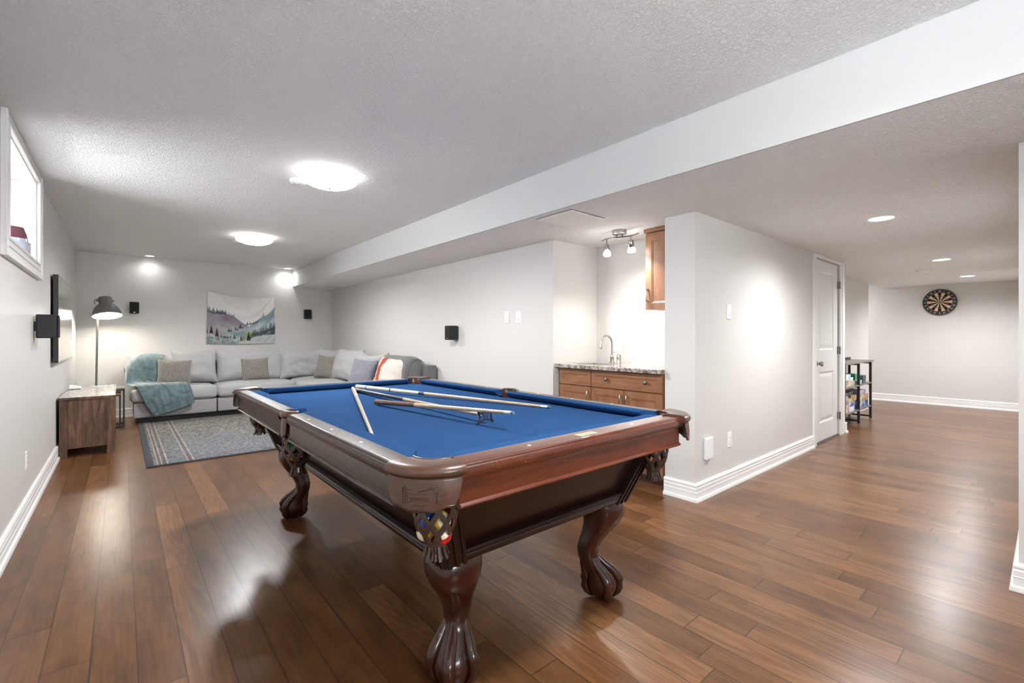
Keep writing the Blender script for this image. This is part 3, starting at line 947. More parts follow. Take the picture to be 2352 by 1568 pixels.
# track light over the bar
t = thing('track_light', 'nickel two spot track light over the bar', 'track light', (3.28, 2.42, ZL))
G().lathe([(0, 0), (0.062, 0), (0.064, -0.005), (0.062, -0.028), (0.056, -0.033), (0, -0.033)], 32, (0, 0, 0)).obj('canopy', 'nickel', t)
for yy in (-0.03, 0.03):
    G().cyl((0, yy, -0.052), (0, yy, -0.030), 0.006, n=8).obj('post', 'pewter', t)
pts = [(0.03 * math.sin(a * 1.0) + 0.0, -0.19 + 0.38 * i / 16, -0.056 - 0.0 * i) for i, a in enumerate([2 * PI * i / 16 for i in range(17)])]
G().tube(pts, 0.0065, 8, flat=1.0).obj('bar', 'nickel', t)
for (yy, tx, ty) in ((0.135, -0.10, -0.10), (-0.115, 0.30, 0.10)):
    hd = G().cyl((0, yy, -0.10), (0, yy, -0.056), 0.005, n=8)
    dv = Vector((tx, ty, -1)).normalized()
    Mx = dv.to_track_quat('Z', 'Y').to_matrix().to_4x4()
    hd.lathe([(0, 0), (0.016, 0), (0.022, 0.01), (0.024, 0.055), (0.021, 0.060), (0, 0.060)], 24, (0, yy, -0.098), Mx)
    ho = hd.obj('spot_head', 'nickel', t)
    q = Vector((0, yy, -0.098)) + dv * 0.058
    G().lathe([(0, 0), (0.021, 0), (0.032, 0.022), (0.034, 0.040), (0.028, 0.048), (0, 0.050)], 24, tuple(q), Mx).obj('glass_shade', 'spot', ho)
    L = bpy.data.lights.new('spot_lamp', 'SPOT')
    L.energy = 4.2; L.spot_size = 2.5; L.spot_blend = 0.8; L.shadow_soft_size = 0.03; L.color = (1, 0.97, 0.93)
    lo = bpy.data.objects.new('lamp', L); COL.objects.link(lo); lo.parent = ho
    lo.location = tuple(q + dv * 0.055)
    lo.rotation_euler = (-dv).to_track_quat('Z', 'Y').to_euler()

# ================================================================ POOL TABLE
PX, PY = 1.285, 2.315
HW, HL, ZT = 0.715, 1.27, 0.850
pt = thing('pool_table', 'carved mahogany pool table with blue felt and leather net pockets', 'pool table', (PX, PY, 0))


def side_map(side):
    return {'W': lambda d, t, z: (-d, t, z), 'E': lambda d, t, z: (d, t, z),
            'S': lambda d, t, z: (t, -d, z), 'N': lambda d, t, z: (t, d, z)}[side]


# bed
bp = []
q = [(0.62, 0.055), (0.62, 1.06), (0.53, 1.15)]
for (x, y) in q: bp.append((x, y))
for (x, y) in reversed(q): bp.append((-x, y))
for (x, y) in q: bp.append((-x, -y))
for (x, y) in reversed(q): bp.append((x, -y))
bp = [(0.585, 0.05)] + bp[:0] + bp
pp = [(0.62, 0.055), (0.62, 1.06), (0.53, 1.15), (-0.53, 1.15), (-0.62, 1.06), (-0.62, 0.055), (-0.585, 0.05), (-0.585, -0.05), (-0.62, -0.055),
      (-0.62, -1.06), (-0.53, -1.15), (0.53, -1.15), (0.62, -1.06), (0.62, -0.055), (0.585, -0.05), (0.585, 0.05)]
G().prism(pp, 0.785, 0.812).obj('bed', 'felt', pt, smooth=0)
CP = [(0.0, 0.849), (0.028, 0.8525), (0.046, 0.852), (0.055, 0.849), (0.057, 0.845), (0.0555, 0.840), (0.046, 0.826), (0.030, 0.8125), (0.0, 0.8125)]
segs = []
for side in 'WE':
    for s in (-1, 1):
        segs.append((side, 0.645, s, 0.048, 1.105, 0.062, 1.040))
for side, s in (('S', 1), ('N', 1)):
    segs.append((side, 1.178, s, -0.565, 0.565, -0.505, 0.505))
for side, D, s, b0, b1, n0, n1 in segs:
    f = side_map(side)
    g = G()
    r0, r1 = [], []
    for e, z in CP:
        k = e / 0.057
        r0.append(f(D - e, s * (b0 + (n0 - b0) * k), z))
        r1.append(f(D - e, s * (b1 + (n1 - b1) * k), z))
    g.loft([r0, r1])
    g.obj('cushion', 'felt', pt, smooth=50)
# rails: top board with moulded outer edge
rail_w = {'W': 0.645, 'E': 0.645, 'S': 1.178, 'N': 1.178}
rail_o = {'W': HW, 'E': HW, 'S': HL, 'N': HL}
railobj = {}
for side, s, t0, t1 in (('W', 1, 0.075, 1.13), ('W', -1, 0.075, 1.13), ('E', 1, 0.075, 1.13), ('E', -1, 0.075, 1.13), ('S', 1, -0.575, 0.575), ('N', 1, -0.575, 0.575)):
    f = side_map(side)
    a, b = rail_w[side], rail_o[side]
    rp = [(a, 0.820), (a, 0.8495), (b - 0.016, 0.8495), (b - 0.010, 0.8485), (b - 0.006, 0.845), (b - 0.0065, 0.842), (b - 0.001, 0.838), (b, 0.830), (b, 0.814), (b - 0.004, 0.808), (b - 0.010, 0.804), (b - 0.010, 0.800), (a + 0.01, 0.800)]
    m = 'mahogany_side' if side in 'WE' else 'mahogany'
    ro = G().loft([[f(d, s * t0, z) for d, z in rp], [f(d, s * t1, z) for d, z in rp]]).obj('rail', m, pt, smooth=35)
    railobj[(side, s)] = ro
    ap = [(b - 0.035, 0.7995), (b - 0.012, 0.7995), (b - 0.012, 0.740), (b - 0.006, 0.737), (b - 0.003, 0.732), (b - 0.006, 0.727), (b - 0.035, 0.727)]
    G().loft([[f(d, s * t0, z) for d, z in ap], [f(d, s * t1, z) for d, z in ap]]).obj('apron', 'mahogany_apron' if side in 'SN' else m, pt, smooth=35)
    # pearl sights
    sights = [0.26, 0.54, 0.82] if side in 'WE' else [-0.28, 0.0, 0.28]
    for tt in sights:
        if side == 'S' and tt == 0.0:
            continue
        c = f((a + b) / 2 - 0.004, s * tt, 0.8498)
        G().lathe([(0, 0), (0.0065, 0), (0.006, 0.0006), (0, 0.0008)], 16, c).obj('sight', 'pearl', ro)
# nameplate on the near end rail
f = side_map('S')
g = G()
c = f(1.222, 0.0, 0.8496)
g.m = 0; g.box(c[0] - 0.052, c[1] - 0.021, c[2], c[0] + 0.052, c[1] + 0.021, c[2] + 0.0006)
npo = g.obj('nameplate', 'plate', pt, smooth=0)
g = G()
x0, y0, x1, y1, zz = c[0] - 0.050, c[1] - 0.019, c[0] + 0.050, c[1] + 0.019, c[2] + 0.0005
for (a0, b0, a1, b1) in ((x0, y0, x1, y0 + .002), (x0, y1 - .002, x1, y1), (x0, y0, x0 + .002, y1), (x1 - .002, y0, x1, y1)):
    g.box(a0, b0, zz, a1, b1, zz + 0.0005)
random.seed(3)
for i in range(9):      # worn script, not readable
    xx = x0 + 0.018 + i * 0.0075
    g.box(xx, c[1] - 0.004 + 0.003 * math.sin(i * 2.1), zz, xx + 0.0045, c[1] - 0.0025 + 0.004 * math.sin(i * 2.1), zz + 0.0004)
    g.box(xx + 0.001, c[1] - 0.004, zz, xx + 0.0022, c[1] + 0.004 * abs(math.cos(i * 1.3)), zz + 0.0004)
g.obj('engraving', 'ink', npo, smooth=0)
# chips in the lacquer along the near rail edges
random.seed(11)
g = G()
for side, b, T0, T1, N in (('S', HL, -0.55, 0.55, 26), ('S', HL, -0.56, 0.56, 44), ('W', HW, -1.1, -0.1, 14)):
    f = side_map(side)
    for i in range(N):
        tt = random.uniform(T0, T1); L = random.uniform(0.0015, 0.006)
        if N == 44:
            d, z, h = b - 0.0045, random.uniform(0.7290, 0.7350), 0.0012
        else:
            d, z, h = b + 0.0003 - 0.0005, random.uniform(0.816, 0.838), random.uniform(0.0006, 0.002)
        v = [f(d - 0.002, tt - L, z), f(d + 0.0008, tt - L * 0.7, z + h * 0.3), f(d + 0.0009, tt + L * 0.6, z + h), f(d - 0.002, tt + L, z + h * 0.8), f(d + 0.0009, tt + L * .2, z - h * 0.4)]
        g.add(v, [(0, 1, 4), (1, 2, 4), (2, 3, 4)])
g.obj('chipped_edge', 'worn', pt, smooth=0)['kind'] = 'stuff'

# cabinet below the rails: sloping sides
BX, BY, BZ = 0.485, 1.045, 0.455
K = 0.37
def cab(z, ins=0.0):
    d = K * (z - BZ)
    return BX + d - ins, BY + d - ins
zt_ = 0.79
g = G()
x0, y0 = cab(BZ, 0.02); x1, y1 = cab(zt_, 0.02)
g.loft([[(-x0, -y0, BZ), (x0, -y0, BZ), (x0, y0, BZ), (-x0, y0, BZ)], [(-x1, -y1, zt_), (x1, -y1, zt_), (x1, y1, zt_), (-x1, y1, zt_)]])
g.obj('cabinet', 'dark_wood', pt, smooth=0)
# bottom moulding ring
for (side, half, oth) in (('S', 0, 1), ('N', 0, 1), ('W', 1, 0), ('E', 1, 0)):
    f = side_map(side)
    ln = (BX if half == 0 else BY); D = (BY if oth == 1 else BX)
    mp = [(-0.02, 0.0), (0.006, 0.0), (0.010, 0.006), (0.010, 0.022), (0.006, 0.028), (0.010, 0.034), (0.011, 0.040), (0.004, 0.046), (-0.02, 0.046)]
    rr = []
    for sg in (-1, 1):
        rr.append([f(D + o + K * z, sg * (ln - 0.06), BZ + z) for o, z in mp])
    G().loft(rr).obj('base_moulding', 'dark_wood', pt, smooth=30)
# fluted corner posts
for sx in (-1, 1):
    for sy in (-1, 1):
        g = G()
        for (a, b, pr_) in ((0.0, 0.090, 0.006), (0.006, 0.026, 0.014), (0.036, 0.056, 0.014), (0.066, 0.084, 0.014)):
            for ax in (0, 1):
                rr = []
                for z in (BZ - 0.008, 0.727):
                    X, Y = cab(z)
                    def P(al, ou):
                        if ax == 0:
                            return (sx * (X + 0.006 - al), sy * (Y + ou), z)
                        return (sx * (X + ou), sy * (Y + 0.006 - al), z)
                    rr.append([P(a, -0.03), P(b, -0.03), P(b - 0.003, pr_), P(a + 0.003, pr_)])
                g.loft(rr)
        g.obj('corner_post', 'dark_wood', pt, smooth=30)

# ball and claw legs
def leg(cx, cy, dx, dy):
    """cx,cy: foot centre; (dx,dy) outward diagonal unit"""
    n2 = 28
    secs = [  # z, outward shift, half width, half depth, ridge
        (0.475, -0.015, 0.088, 0.088, 0.5), (0.450, 0.000, 0.094, 0.092, 0.55), (0.420, 0.010, 0.096, 0.091, 0.6), (0.385, 0.012, 0.091, 0.086, 0.62),
        (0.345, 0.000, 0.079, 0.073, 0.62), (0.305, -0.022, 0.065, 0.060, 0.6), (0.265, -0.046, 0.055, 0.051, 0.55), (0.230, -0.060, 0.049, 0.046, 0.5),
        (0.195, -0.060, 0.046, 0.044, 0.4), (0.165, -0.046, 0.048, 0.048, 0.3), (0.138, -0.024, 0.054, 0.056, 0.15), (0.112, -0.004, 0.060, 0.062, 0.0),
        (0.085, 0.004, 0.068, 0.068, 0.0), (0.060, 0.004, 0.068, 0.068, 0.0), (0.038, 0.004, 0.060, 0.060, 0.0), (0.018, 0.004, 0.048, 0.048, 0.0), (0.0, 0.004, 0.030, 0.030, 0.0)]
    rings = []
    for z, s, hw, hd, rg in secs:
        ring = []
        for j in range(n2):
            a = 2 * PI * j / n2
            ca, sa = math.cos(a), math.sin(a)
            # between a circle and a diamond whose ridge points outward
            e = 1.0 / (abs(ca) ** (2 - rg) + abs(sa) ** (2 - rg)) ** (1 / (2 - rg))
            ou = s + ca * e * hd * (1 + 0.16 * rg); la = sa * e * hw * (1 + 0.12 * rg)
            ring.append((cx + dx * ou - dy * la, cy + dy * ou + dx * la, z))
        rings.append(ring)
    g = G().loft(rings)
    # four knuckled talons gripping the ball
    for k, a in enumerate((0.0, 1.35, -1.35, PI)):
        ou, la = math.cos(a), math.sin(a)
        def P(r, z, off=0.004):
            return (cx + dx * (off + ou * r) - dy * la * r, cy + dy * (off + ou * r) + dx * la * r, z)
        pts = [P(0.018, 0.225, -0.056), P(0.032, 0.190, -0.052), P(0.046, 0.160, -0.036), P(0.060, 0.132, -0.014), P(0.070, 0.108, 0.000), P(0.077, 0.088), P(0.077, 0.070), P(0.077, 0.052), P(0.069, 0.034), P(0.056, 0.016), P(0.044, 0.005)]
        rad = [0.004, 0.012, 0.017, 0.020, 0.0215, 0.0225, 0.0165, 0.0200, 0.0175, 0.011, 0.005]
        g.tube(pts, rad, 12)
    return g.obj('leg', 'leg_wood', pt, smooth=60)


r2 = math.sqrt(0.5)
for sx in (-1, 1):
    for sy in (-1, 1):
        leg(sx * 0.405, sy * 0.965, sx * r2, sy * r2)


def lattice(g, cx, cy, prof, nb, rows, rad=0.0042, tw=0.5):
    """diamond leather net on a surface of revolution; prof(t)->(r,z)"""
    def P(i, k, sgn=0):
        a = 2 * PI * (i + 0.5 * (k % 2)) / nb
        r, z = prof(k / rows)
        return (cx + r * math.cos(a), cy + r * math.sin(a), z)
    for k in range(rows):
        for i in range(nb):
            p = P(i, k)
            for j in ((i, i - 1) if k % 2 == 0 else (i, i + 1)):
                q_ = P(j, k + 1)
                mid = tuple((a + b) / 2 for a, b in zip(p, q_))
                ex = Vector((mid[0] - cx, mid[1] - cy, 0))
                ex = ex.normalized() * 0.003
                mid = (mid[0] + ex.x, mid[1] + ex.y, mid[2])
                g.tube([p, mid, q_], rad, 6, True, flat=0.45, up=(ex.x, ex.y, 0.0))


def net(parent, cx, cy, zt=0.738):
    prof = lambda t: (0.060 + 0.006 * math.sin(t * PI) - 0.034 * t ** 3, zt - 0.145 * t)
    g = G()
    lattice(g, cx, cy, prof, 8, 4, 0.0085)
    zb = zt - 0.145
    g.lathe([(0.032, zb + 0.008), (0.034, zb), (0.028, zb - 0.006), (0.026, zb)], 20, (cx, cy, 0))
    o = g.obj('net', 'leather_dark', parent, smooth=60)
    g = G()
    nf = 20
    for i in range(nf):
        a = 2 * PI * i / nf
        a2 = a + 0.24
        def P(aa, r, z): return (cx + r * math.cos(aa), cy + r * math.sin(aa), z)
        fl = 0.006 * math.sin(i * 2.4)
        g.add([P(a, 0.027, zb), P(a2, 0.027, zb), P(a2, 0.029 + fl, zb - 0.026), P(a, 0.029 + fl, zb - 0.026), P(a + 0.02, 0.038 + fl, zb - 0.044), P(a2 - 0.02, 0.038 + fl, zb - 0.042)],
              [(0, 1, 2, 3), (3, 2, 5, 4)])
    g.obj('tassel', 'leather_dark', o, smooth=0, solid=0.003, recalc=False)
    return o


def pocket(sx, sy, cx, cy, R, rin, span, flap, corner=True):
    """leather covered pocket iron; local polar angle 0 is outward direction"""
    if corner:
        base = math.atan2(sy, sx)
    else:
        base = 0.0 if sx > 0 else PI
    rp = [(rin, 0.812), (rin, 0.846), (rin + 0.004, 0.8535), (rin + 0.014, 0.8575), ((rin + R) / 2, 0.859), (R - 0.010, 0.859), (R + 0.003, 0.856), (R + 0.012, 0.848), (R + 0.014, 0.839), (R + 0.011, 0.831), (R + 0.003, 0.827), (R - 0.006, 0.8275), (R - 0.008, 0.812)]
    rings = []
    N = 30
    for i in range(N + 1):
        a = base - span + 2 * span * i / N
        th = abs(-span + 2 * span * i / N)
        rings.append([(cx + r * math.cos(a), cy + r * math.sin(a), z) for r, z in rp])
    po = G().loft(rings).obj('pocket', 'leather', pt, smooth=50)
    pts = [(cx + (rin + 0.003) * math.cos(base + q_), cy + (rin + 0.003) * math.sin(base + q_), 0.8525) for q_ in [(-1.15 + 2.3 * i / 28) if corner else (-1.4 + 2.8 * i / 28) for i in range(29)]]
    G().tube(pts, [0.002] + [0.0055] * 27 + [0.002], 8).obj('pocket_lip', 'leather_dark', po, smooth=60)
    # throat behind the hole
    g = G()
    N2 = 20
    rr = []
    for i in range(N2 + 1):
        a = base - span * 1.15 + 2.3 * span * i / N2
        rr.append([(cx + (rin + 0.002) * math.cos(a), cy + (rin + 0.002) * math.sin(a), z) for z in (0.74, 0.845)] + [(cx + (rin + 0.006) * math.cos(a), cy + (rin + 0.006) * math.sin(a), z) for z in (0.845, 0.74)])
    g.loft(rr)
    g.obj('pocket_throat', 'leather', po, smooth=50)
    # hanging flap
    Nf, Mv = 36, 10
    def FL(u, v):
        s = -1 + 2 * u
        a = base + s * flap
        zb = 0.744 - 0.010 * math.exp(-(s / 0.42) ** 2) + 0.035 * max(0, (abs(s) - 0.80) / 0.2) ** 2 + 0.003 * math.cos(s * 9)
        z = 0.826 + (zb - 0.826) * v
        wv = 1 - 0.10 * v ** 1.5
        a = base + s * flap * wv
        r = R + 0.001 + 0.003 * math.sin(v * PI) + 0.003 * v
        return (cx + r * math.cos(a), cy + r * math.sin(a), z)
    g = G().grid(FL, Nf, Mv)
    fo = g.obj('flap', 'leather', po, smooth=60, solid=0.005, recalc=False)
    # stitched edge line
    g = G()
    pts = [FL(0.04 + 0.92 * i / 40, 0.93) for i in range(41)]
    pts = [(cx + (p[0] - cx) * 1.022, cy + (p[1] - cy) * 1.022, p[2]) for p in pts]
    g.tube(pts, 0.0009, 5)
    g.obj('stitching', 'leather_dark', fo, smooth=0)
    if corner and sx < 0 and sy < 0:
        # embossed ornamental frame on the near flap
        g = G()
        def E(x, z):
            a = base + x / R
            r = R + 0.0088
            return (cx + r * math.cos(a), cy + r * math.sin(a), z)
        def poly(P_, rad=0.0012):
            g.tube([E(*p) for p in P_], rad, 5)
        # x grows anticlockwise: to the right when seen from outside
        poly([(-0.050, 0.760), (-0.050, 0.800), (-0.046, 0.806), (-0.042, 0.800), (-0.042, 0.760)])
        poly([(-0.050, 0.760), (-0.042, 0.760)])
        poly([(-0.036, 0.763), (0.040, 0.763), (0.040, 0.789), (-0.036, 0.789), (-0.036, 0.763)])
        poly([(-0.030, 0.767), (0.020, 0.767)]); poly([(-0.030, 0.784), (0.014, 0.786)])
        poly([(-0.038, 0.797), (-0.022, 0.797)]); poly([(-0.008, 0.792), (0.004, 0.794), (0.016, 0.797), (0.022, 0.802)])
        for k in range(9):
            xx = -0.028 + k * 0.0055
            poly([(xx, 0.771), (xx + 0.002, 0.779), (xx + 0.0042, 0.772)], 0.0008)
        for k in range(6):
            xx = 0.022 + 0.005 * k; zz = 0.800 + 0.003 * math.sin(k * 2)
            poly([(xx + 0.003 * math.cos(t_), zz + 0.003 * math.sin(t_)) for t_ in [i * PI / 4 for i in range(9)]], 0.0008)
        for k in range(5):
            zz = 0.764 + 0.006 * k
            poly([(0.045 + 0.003 * math.cos(t_), zz + 0.003 * math.sin(t_)) for t_ in [i * PI / 4 for i in range(9)]], 0.0008)
        for k in range(8):
            xx = -0.020 + k * 0.0045
            poly([(xx, 0.755), (xx + 0.0028, 0.757)], 0.0009)
        g.obj('emboss', 'leather_dark', fo, smooth=60)
    net(po, cx, cy)
    return po


PK = {}
for sx in (-1, 1):
    for sy in (-1, 1):
        PK[(sx, sy)] = pocket(sx, sy, sx * 0.575, sy * 1.13, 0.148, 0.062, 0.80, 0.745)
    PK[(sx, 0)] = pocket(sx, 0, sx * 0.648, 0.0, 0.066, 0.048, 1.35, 0.62, False)

# ---- balls in the pockets
def ball_mat(name, col, stripe=False, num=False):
    n = NT(name)
    s = n.n('SeparateXYZ', {0: n.obj()})
    if stripe:
        m = n.math('LESS_THAN', n.math('ABSOLUTE', s.outputs[2]), 0.0155)
        n.base(n.mix(m, (0.80, 0.72, 0.52), col), 0.08, 0, 0.6)
    else:
        d = n.math('SUBTRACT', s.outputs[0], 0.0)
        m = n.math('GREATER_THAN', s.outputs[2], 0.0262)
        n.base(n.mix(m, col, (0.8, 0.75, 0.6)), 0.08, 0, 0.6)
    return n.m


def ball(label, mat, pk, off, rot=(0, 0, 0), group=None):
    x, y = {'c': (0.575, 1.13), 's': (0.648, 0)}['s' if pk[1] == 0 else 'c']
    o = G().ball((0, 0, 0), 0.0275, 24, 16).obj('billiard_ball', mat, loc=(PX + pk[0] * x + off[0], PY + pk[1] * y + off[1], off[2]), rot=rot)
    tag(o, label, 'billiard ball', group)


bm_blue = ball_mat('blue_ball', (0.01, 0.045, 0.22)); bm_red = ball_mat('red_ball', (0.55, 0.012, 0.012))
bm_rs = ball_mat('red_striped_ball', (0.60, 0.010, 0.015), True); bm_yel = ball_mat('yellow_ball', (0.85, 0.50, 0.05))
bm_ys = ball_mat('yellow_striped_ball', (0.80, 0.48, 0.06), True); bm_gr = ball_mat('green_ball', (0.01, 0.14, 0.09))
bm_or = ball_mat('orange_ball', (0.80, 0.25, 0.02)); bm_bk = ball_mat('black_ball', (0.01, 0.01, 0.01)); bm_bs = ball_mat('blue_striped_ball', (0.02, 0.06, 0.3), True)
NC = (-1, -1)
GB = 'pool balls caught in the leather nets'
ball('solid blue pool ball on top in the near corner net', bm_blue, NC, (-0.034, -0.008, 0.674), (0.5, 0.3, 0), GB)
ball('cream and yellow striped pool ball in near corner net behind red one', bm_ys, NC, (0.004, -0.030, 0.664), (1.4, 0.2, 0), GB)
ball('red striped pool ball at the front of the near corner net', bm_rs, NC, (0.012, -0.022, 0.617), (0.5, -0.5, 0), GB)
ball('yellow striped pool ball low left in the near corner net', bm_ys, NC, (-0.026, 0.012, 0.626), (0.3, 1.3, 0), GB)
ball('red ball at the right of the near corner net', bm_red, NC, (0.040, 0.002, 0.658), (0, 0, 0), GB)
FC = (-1, 1)
ball('bright red ball in the net at the far left corner', bm_red, FC, (-0.014, -0.034, 0.668), (0, 0, 0), GB)
ball('orange ball in the net at the far left corner', bm_or, FC, (0.016, -0.026, 0.628), (0, 0, 0), GB)
SP = (-1, 0)
ball('dark green ball in the left side net', bm_gr, SP, (-0.026, 0.002, 0.678), (0.5, -1.2, 0), GB)
ball('yellow ball low in the left side net', bm_yel, SP, (-0.012, 0.018, 0.636), (0, 0, 0), GB)
ball('black ball in the left side net', bm_bk, SP, (0.004, -0.026, 0.646), (1.4, -0.6, 0), GB)
ball('orange ball at the right of the left side net', bm_or, SP, (0.014, -0.022, 0.698), (0, 0, 0), GB)


# ---- cues
def cue(name, label, cat, p0, p1, segs_):
    """p0 butt, p1 tip; segs_: list of (t0, t1, r0, r1, mat, partname)"""
    p0, p1 = Vector(p0), Vector(p1)
    t = thing(name, label, cat, tuple(p0))
    d = p1 - p0
    for (a, b, r0, r1, m, nm) in segs_:
        g = G().tube([d * a, d * b], [r0, r1], 16)
        if nm == 'butt' and a == 0:
            g = G().tube([d * 0.0, d * 0.004, d * 0.012, d * b], [r0 * 0.6, r0 * 0.95, r0, r1], 16)
        g.obj(nm, m, t, smooth=50)
    return t


cue('pool_cue', 'cream pool cue lying alone, pointing toward the left rail', 'pool cue', (1.285, 3.30, 0.827), (0.727, 1.665, 0.819),
    [(0, 0.335, 0.0148, 0.0125, 'cue_cream', 'butt'), (0.335, 0.343, 0.0128, 0.0127, 'cue_brown', 'collar'), (0.343, 0.985, 0.0122, 0.0070, 'cue_cream', 'shaft'), (0.985, 1.0, 0.0068, 0.0066, 'cue_tip', 'tip')])
cue('pool_cue', 'long pale pool cue with navy rings, farthest on the felt', 'pool cue', (1.300, 3.285, 0.842), (1.775, 1.765, 0.820),
    [(0, 0.010, 0.0150, 0.0150, 'cue_blue', 'bumper'), (0.010, 0.075, 0.0148, 0.0145, 'cue_cream', 'butt'), (0.075, 0.080, 0.0147, 0.0147, 'cue_blue', 'ring'), (0.080, 0.225, 0.0144, 0.0134, 'cue_cream', 'butt_sleeve'),
     (0.225, 0.232, 0.0137, 0.0137, 'cue_blue', 'ring'), (0.232, 0.395, 0.0133, 0.0118, 'cue_cream', 'forearm'), (0.395, 0.425, 0.0119, 0.0117, 'cue_blue', 'joint'),
     (0.425, 0.965, 0.0113, 0.0074, 'cue_maple', 'shaft'), (0.965, 0.990, 0.0074, 0.0072, 'ferrule', 'ferrule'), (0.990, 1.0, 0.0070, 0.0064, 'cue_tip', 'tip')])
br = cue('bridge_stick', 'black handled bridge stick with black crossed head', 'bridge stick', (1.262, 3.25, 0.827), (1.247, 1.640, 0.848),
         [(0, 0.50, 0.0135, 0.0110, 'cue_black', 'butt'), (0.50, 0.97, 0.0108, 0.0078, 'cue_maple', 'shaft')])
# bridge head: black X shaped plate standing on edge
g = G()
hw_ = 0.050
out = []
ptsb = [(-0.050, 0.0), (-0.040, 0.004), (-0.022, 0.016), (0.0, 0.020), (0.022, 0.016), (0.040, 0.004), (0.050, 0.0), (0.050, 0.007), (0.036, 0.028), (0.035, 0.038), (0.046, 0.054), (0.036, 0.060),
        (0.026, 0.050), (0.018, 0.050), (0.012, 0.064), (0.0, 0.056), (-0.012, 0.064), (-0.018, 0.050), (-0.026, 0.050), (-0.036, 0.060), (-0.046, 0.054), (-0.035, 0.038), (-0.036, 0.028), (-0.050, 0.007)]
inner = [(-0.024, 0.024), (-0.012, 0.028), (0.0, 0.029), (0.012, 0.028), (0.024, 0.024), (0.024, 0.040), (0.012, 0.044), (-0.012, 0.044), (-0.024, 0.040)]
for path in ([(-0.050, 0.002), (-0.030, 0.013), (0.0, 0.019), (0.030, 0.013), (0.050, 0.002)],
             [(-0.050, 0.003), (-0.037, 0.020), (-0.035, 0.036), (-0.047, 0.057)], [(0.050, 0.003), (0.037, 0.020), (0.035, 0.036), (0.047, 0.057)],
             [(-0.047, 0.057), (-0.036, 0.050), (-0.025, 0.045), (-0.013, 0.060), (0.0, 0.051), (0.013, 0.060), (0.025, 0.045), (0.036, 0.050), (0.047, 0.057)]):
    g.tube([(x, 0.0, z) for x, z in path], 0.0042, 8, True)
bh = g.obj('bridge_head', 'cue_black', br, smooth=50, loc=(-0.015, -1.600, -0.0145), rot=(0, 0, 0.15))
G().box(-0.010, -0.012, 0.020, 0.010, 0.012, 0.052).obj('bracket', 'nickel', bh, smooth=0, bevel=0.002)
cue('pool_cue', 'brown butted pool cue with its tip propped on the bridge head', 'pool cue', (1.112, 2.51, 0.829), (1.222, 1.425, 0.890),
    [(0, 0.004, 0.0120, 0.0145, 'amber', 'bumper'), (0.004, 0.36, 0.0148, 0.0120, 'cue_brown', 'butt'), (0.36, 0.955, 0.0120, 0.0076, 'cue_maple', 'shaft'), (0.955, 0.988, 0.0075, 0.0073, 'ferrule', 'ferrule'), (0.988, 1.0, 0.0072, 0.0066, 'cue_tip', 'tip')])

# ================================================================ SOFA
sf = thing('sectional_sofa', 'light grey linen corner sofa along two walls', 'sofa', (0, 0, 0))
SX0, SYF, SYB = 0.125, 8.10, 8.97
SRX0, SRX1, SRY0 = 2.20, 3.06, 5.10
mods = [(SX0, SYF, 1.09, SYB), (1.10, SYF, 2.19, SYB), (SRX0, SYF, SRX1, SYB), (SRX0, 7.09, SRX1, 8.09), (SRX0, 6.10, SRX1, 7.08), (SRX0, SRY0, SRX1, 6.09)]
for i, (x0, y0, x1, y1) in enumerate(mods):
    g = rbox(G(), x0, y0, 0.085, x1, y1, 0.295, 0.018, 6)
    g.obj('base', 'sofa_base', sf, smooth=60)
g = G(); g.box(SX0 + 0.06, SYF + 0.07, 0, SRX1 - 0.05, SYB - 0.03, 0.084); g.box(SRX0 + 0.07, SRY0 + 0.06, 0, SRX1 - 0.05, SYF + 0.07, 0.084)
g.obj('plinth', 'black', sf, smooth=0)
# seat cushions
seats = [(SX0 - 0.03, SYF - 0.04, 1.09, 8.72), (1.10, SYF - 0.04, 2.20, 8.72), (2.21, SYF - 0.04, 2.86, 8.72), (SRX0 - 0.03, 7.09, 2.86, 8.05), (SRX0 - 0.03, 6.10, 2.86, 7.08), (SRX0 - 0.03, SRY0 - 0.02, 2.86, 6.09)]
for i, (x0, y0, x1, y1) in enumerate(seats):
    rbox(G(), x0, y0, 0.298, x1, y1, 0.485, 0.055, 12, 0.032, 0.012, i * 3.1, 3.0).obj('seat_cushion', 'sofa', sf, smooth=80)
# back frames
rbox(G(), SX0, 8.74, 0.30, 2.86, SYB, 0.84, 0.03, 6).obj('back_frame', 'sofa', sf, smooth=60)
rbox(G(), 2.90, SRY0, 0.30, SRX1 + 0.02, SYB, 0.845, 0.02, 6).obj('back_frame', 'sofa_shaded', sf, smooth=60)


def back_cushion(x, y, z, w, h, t, rz, rx, mat='sofa', seed=0.0, wr=0.016, pinch=0.03, name='back_cushion', parent=sf, dent=0.0):
    g = pillow(G(), w, h, t, 26, seed, wr, pinch, dent)
    M = Matrix.Rotation(rz, 4, 'Z') @ Matrix.Rotation(rx, 4, 'X')
    o = g.obj(name, mat, parent, smooth=80)
    o.matrix_local = Matrix.Translation((x, y, z)) @ M
    return o


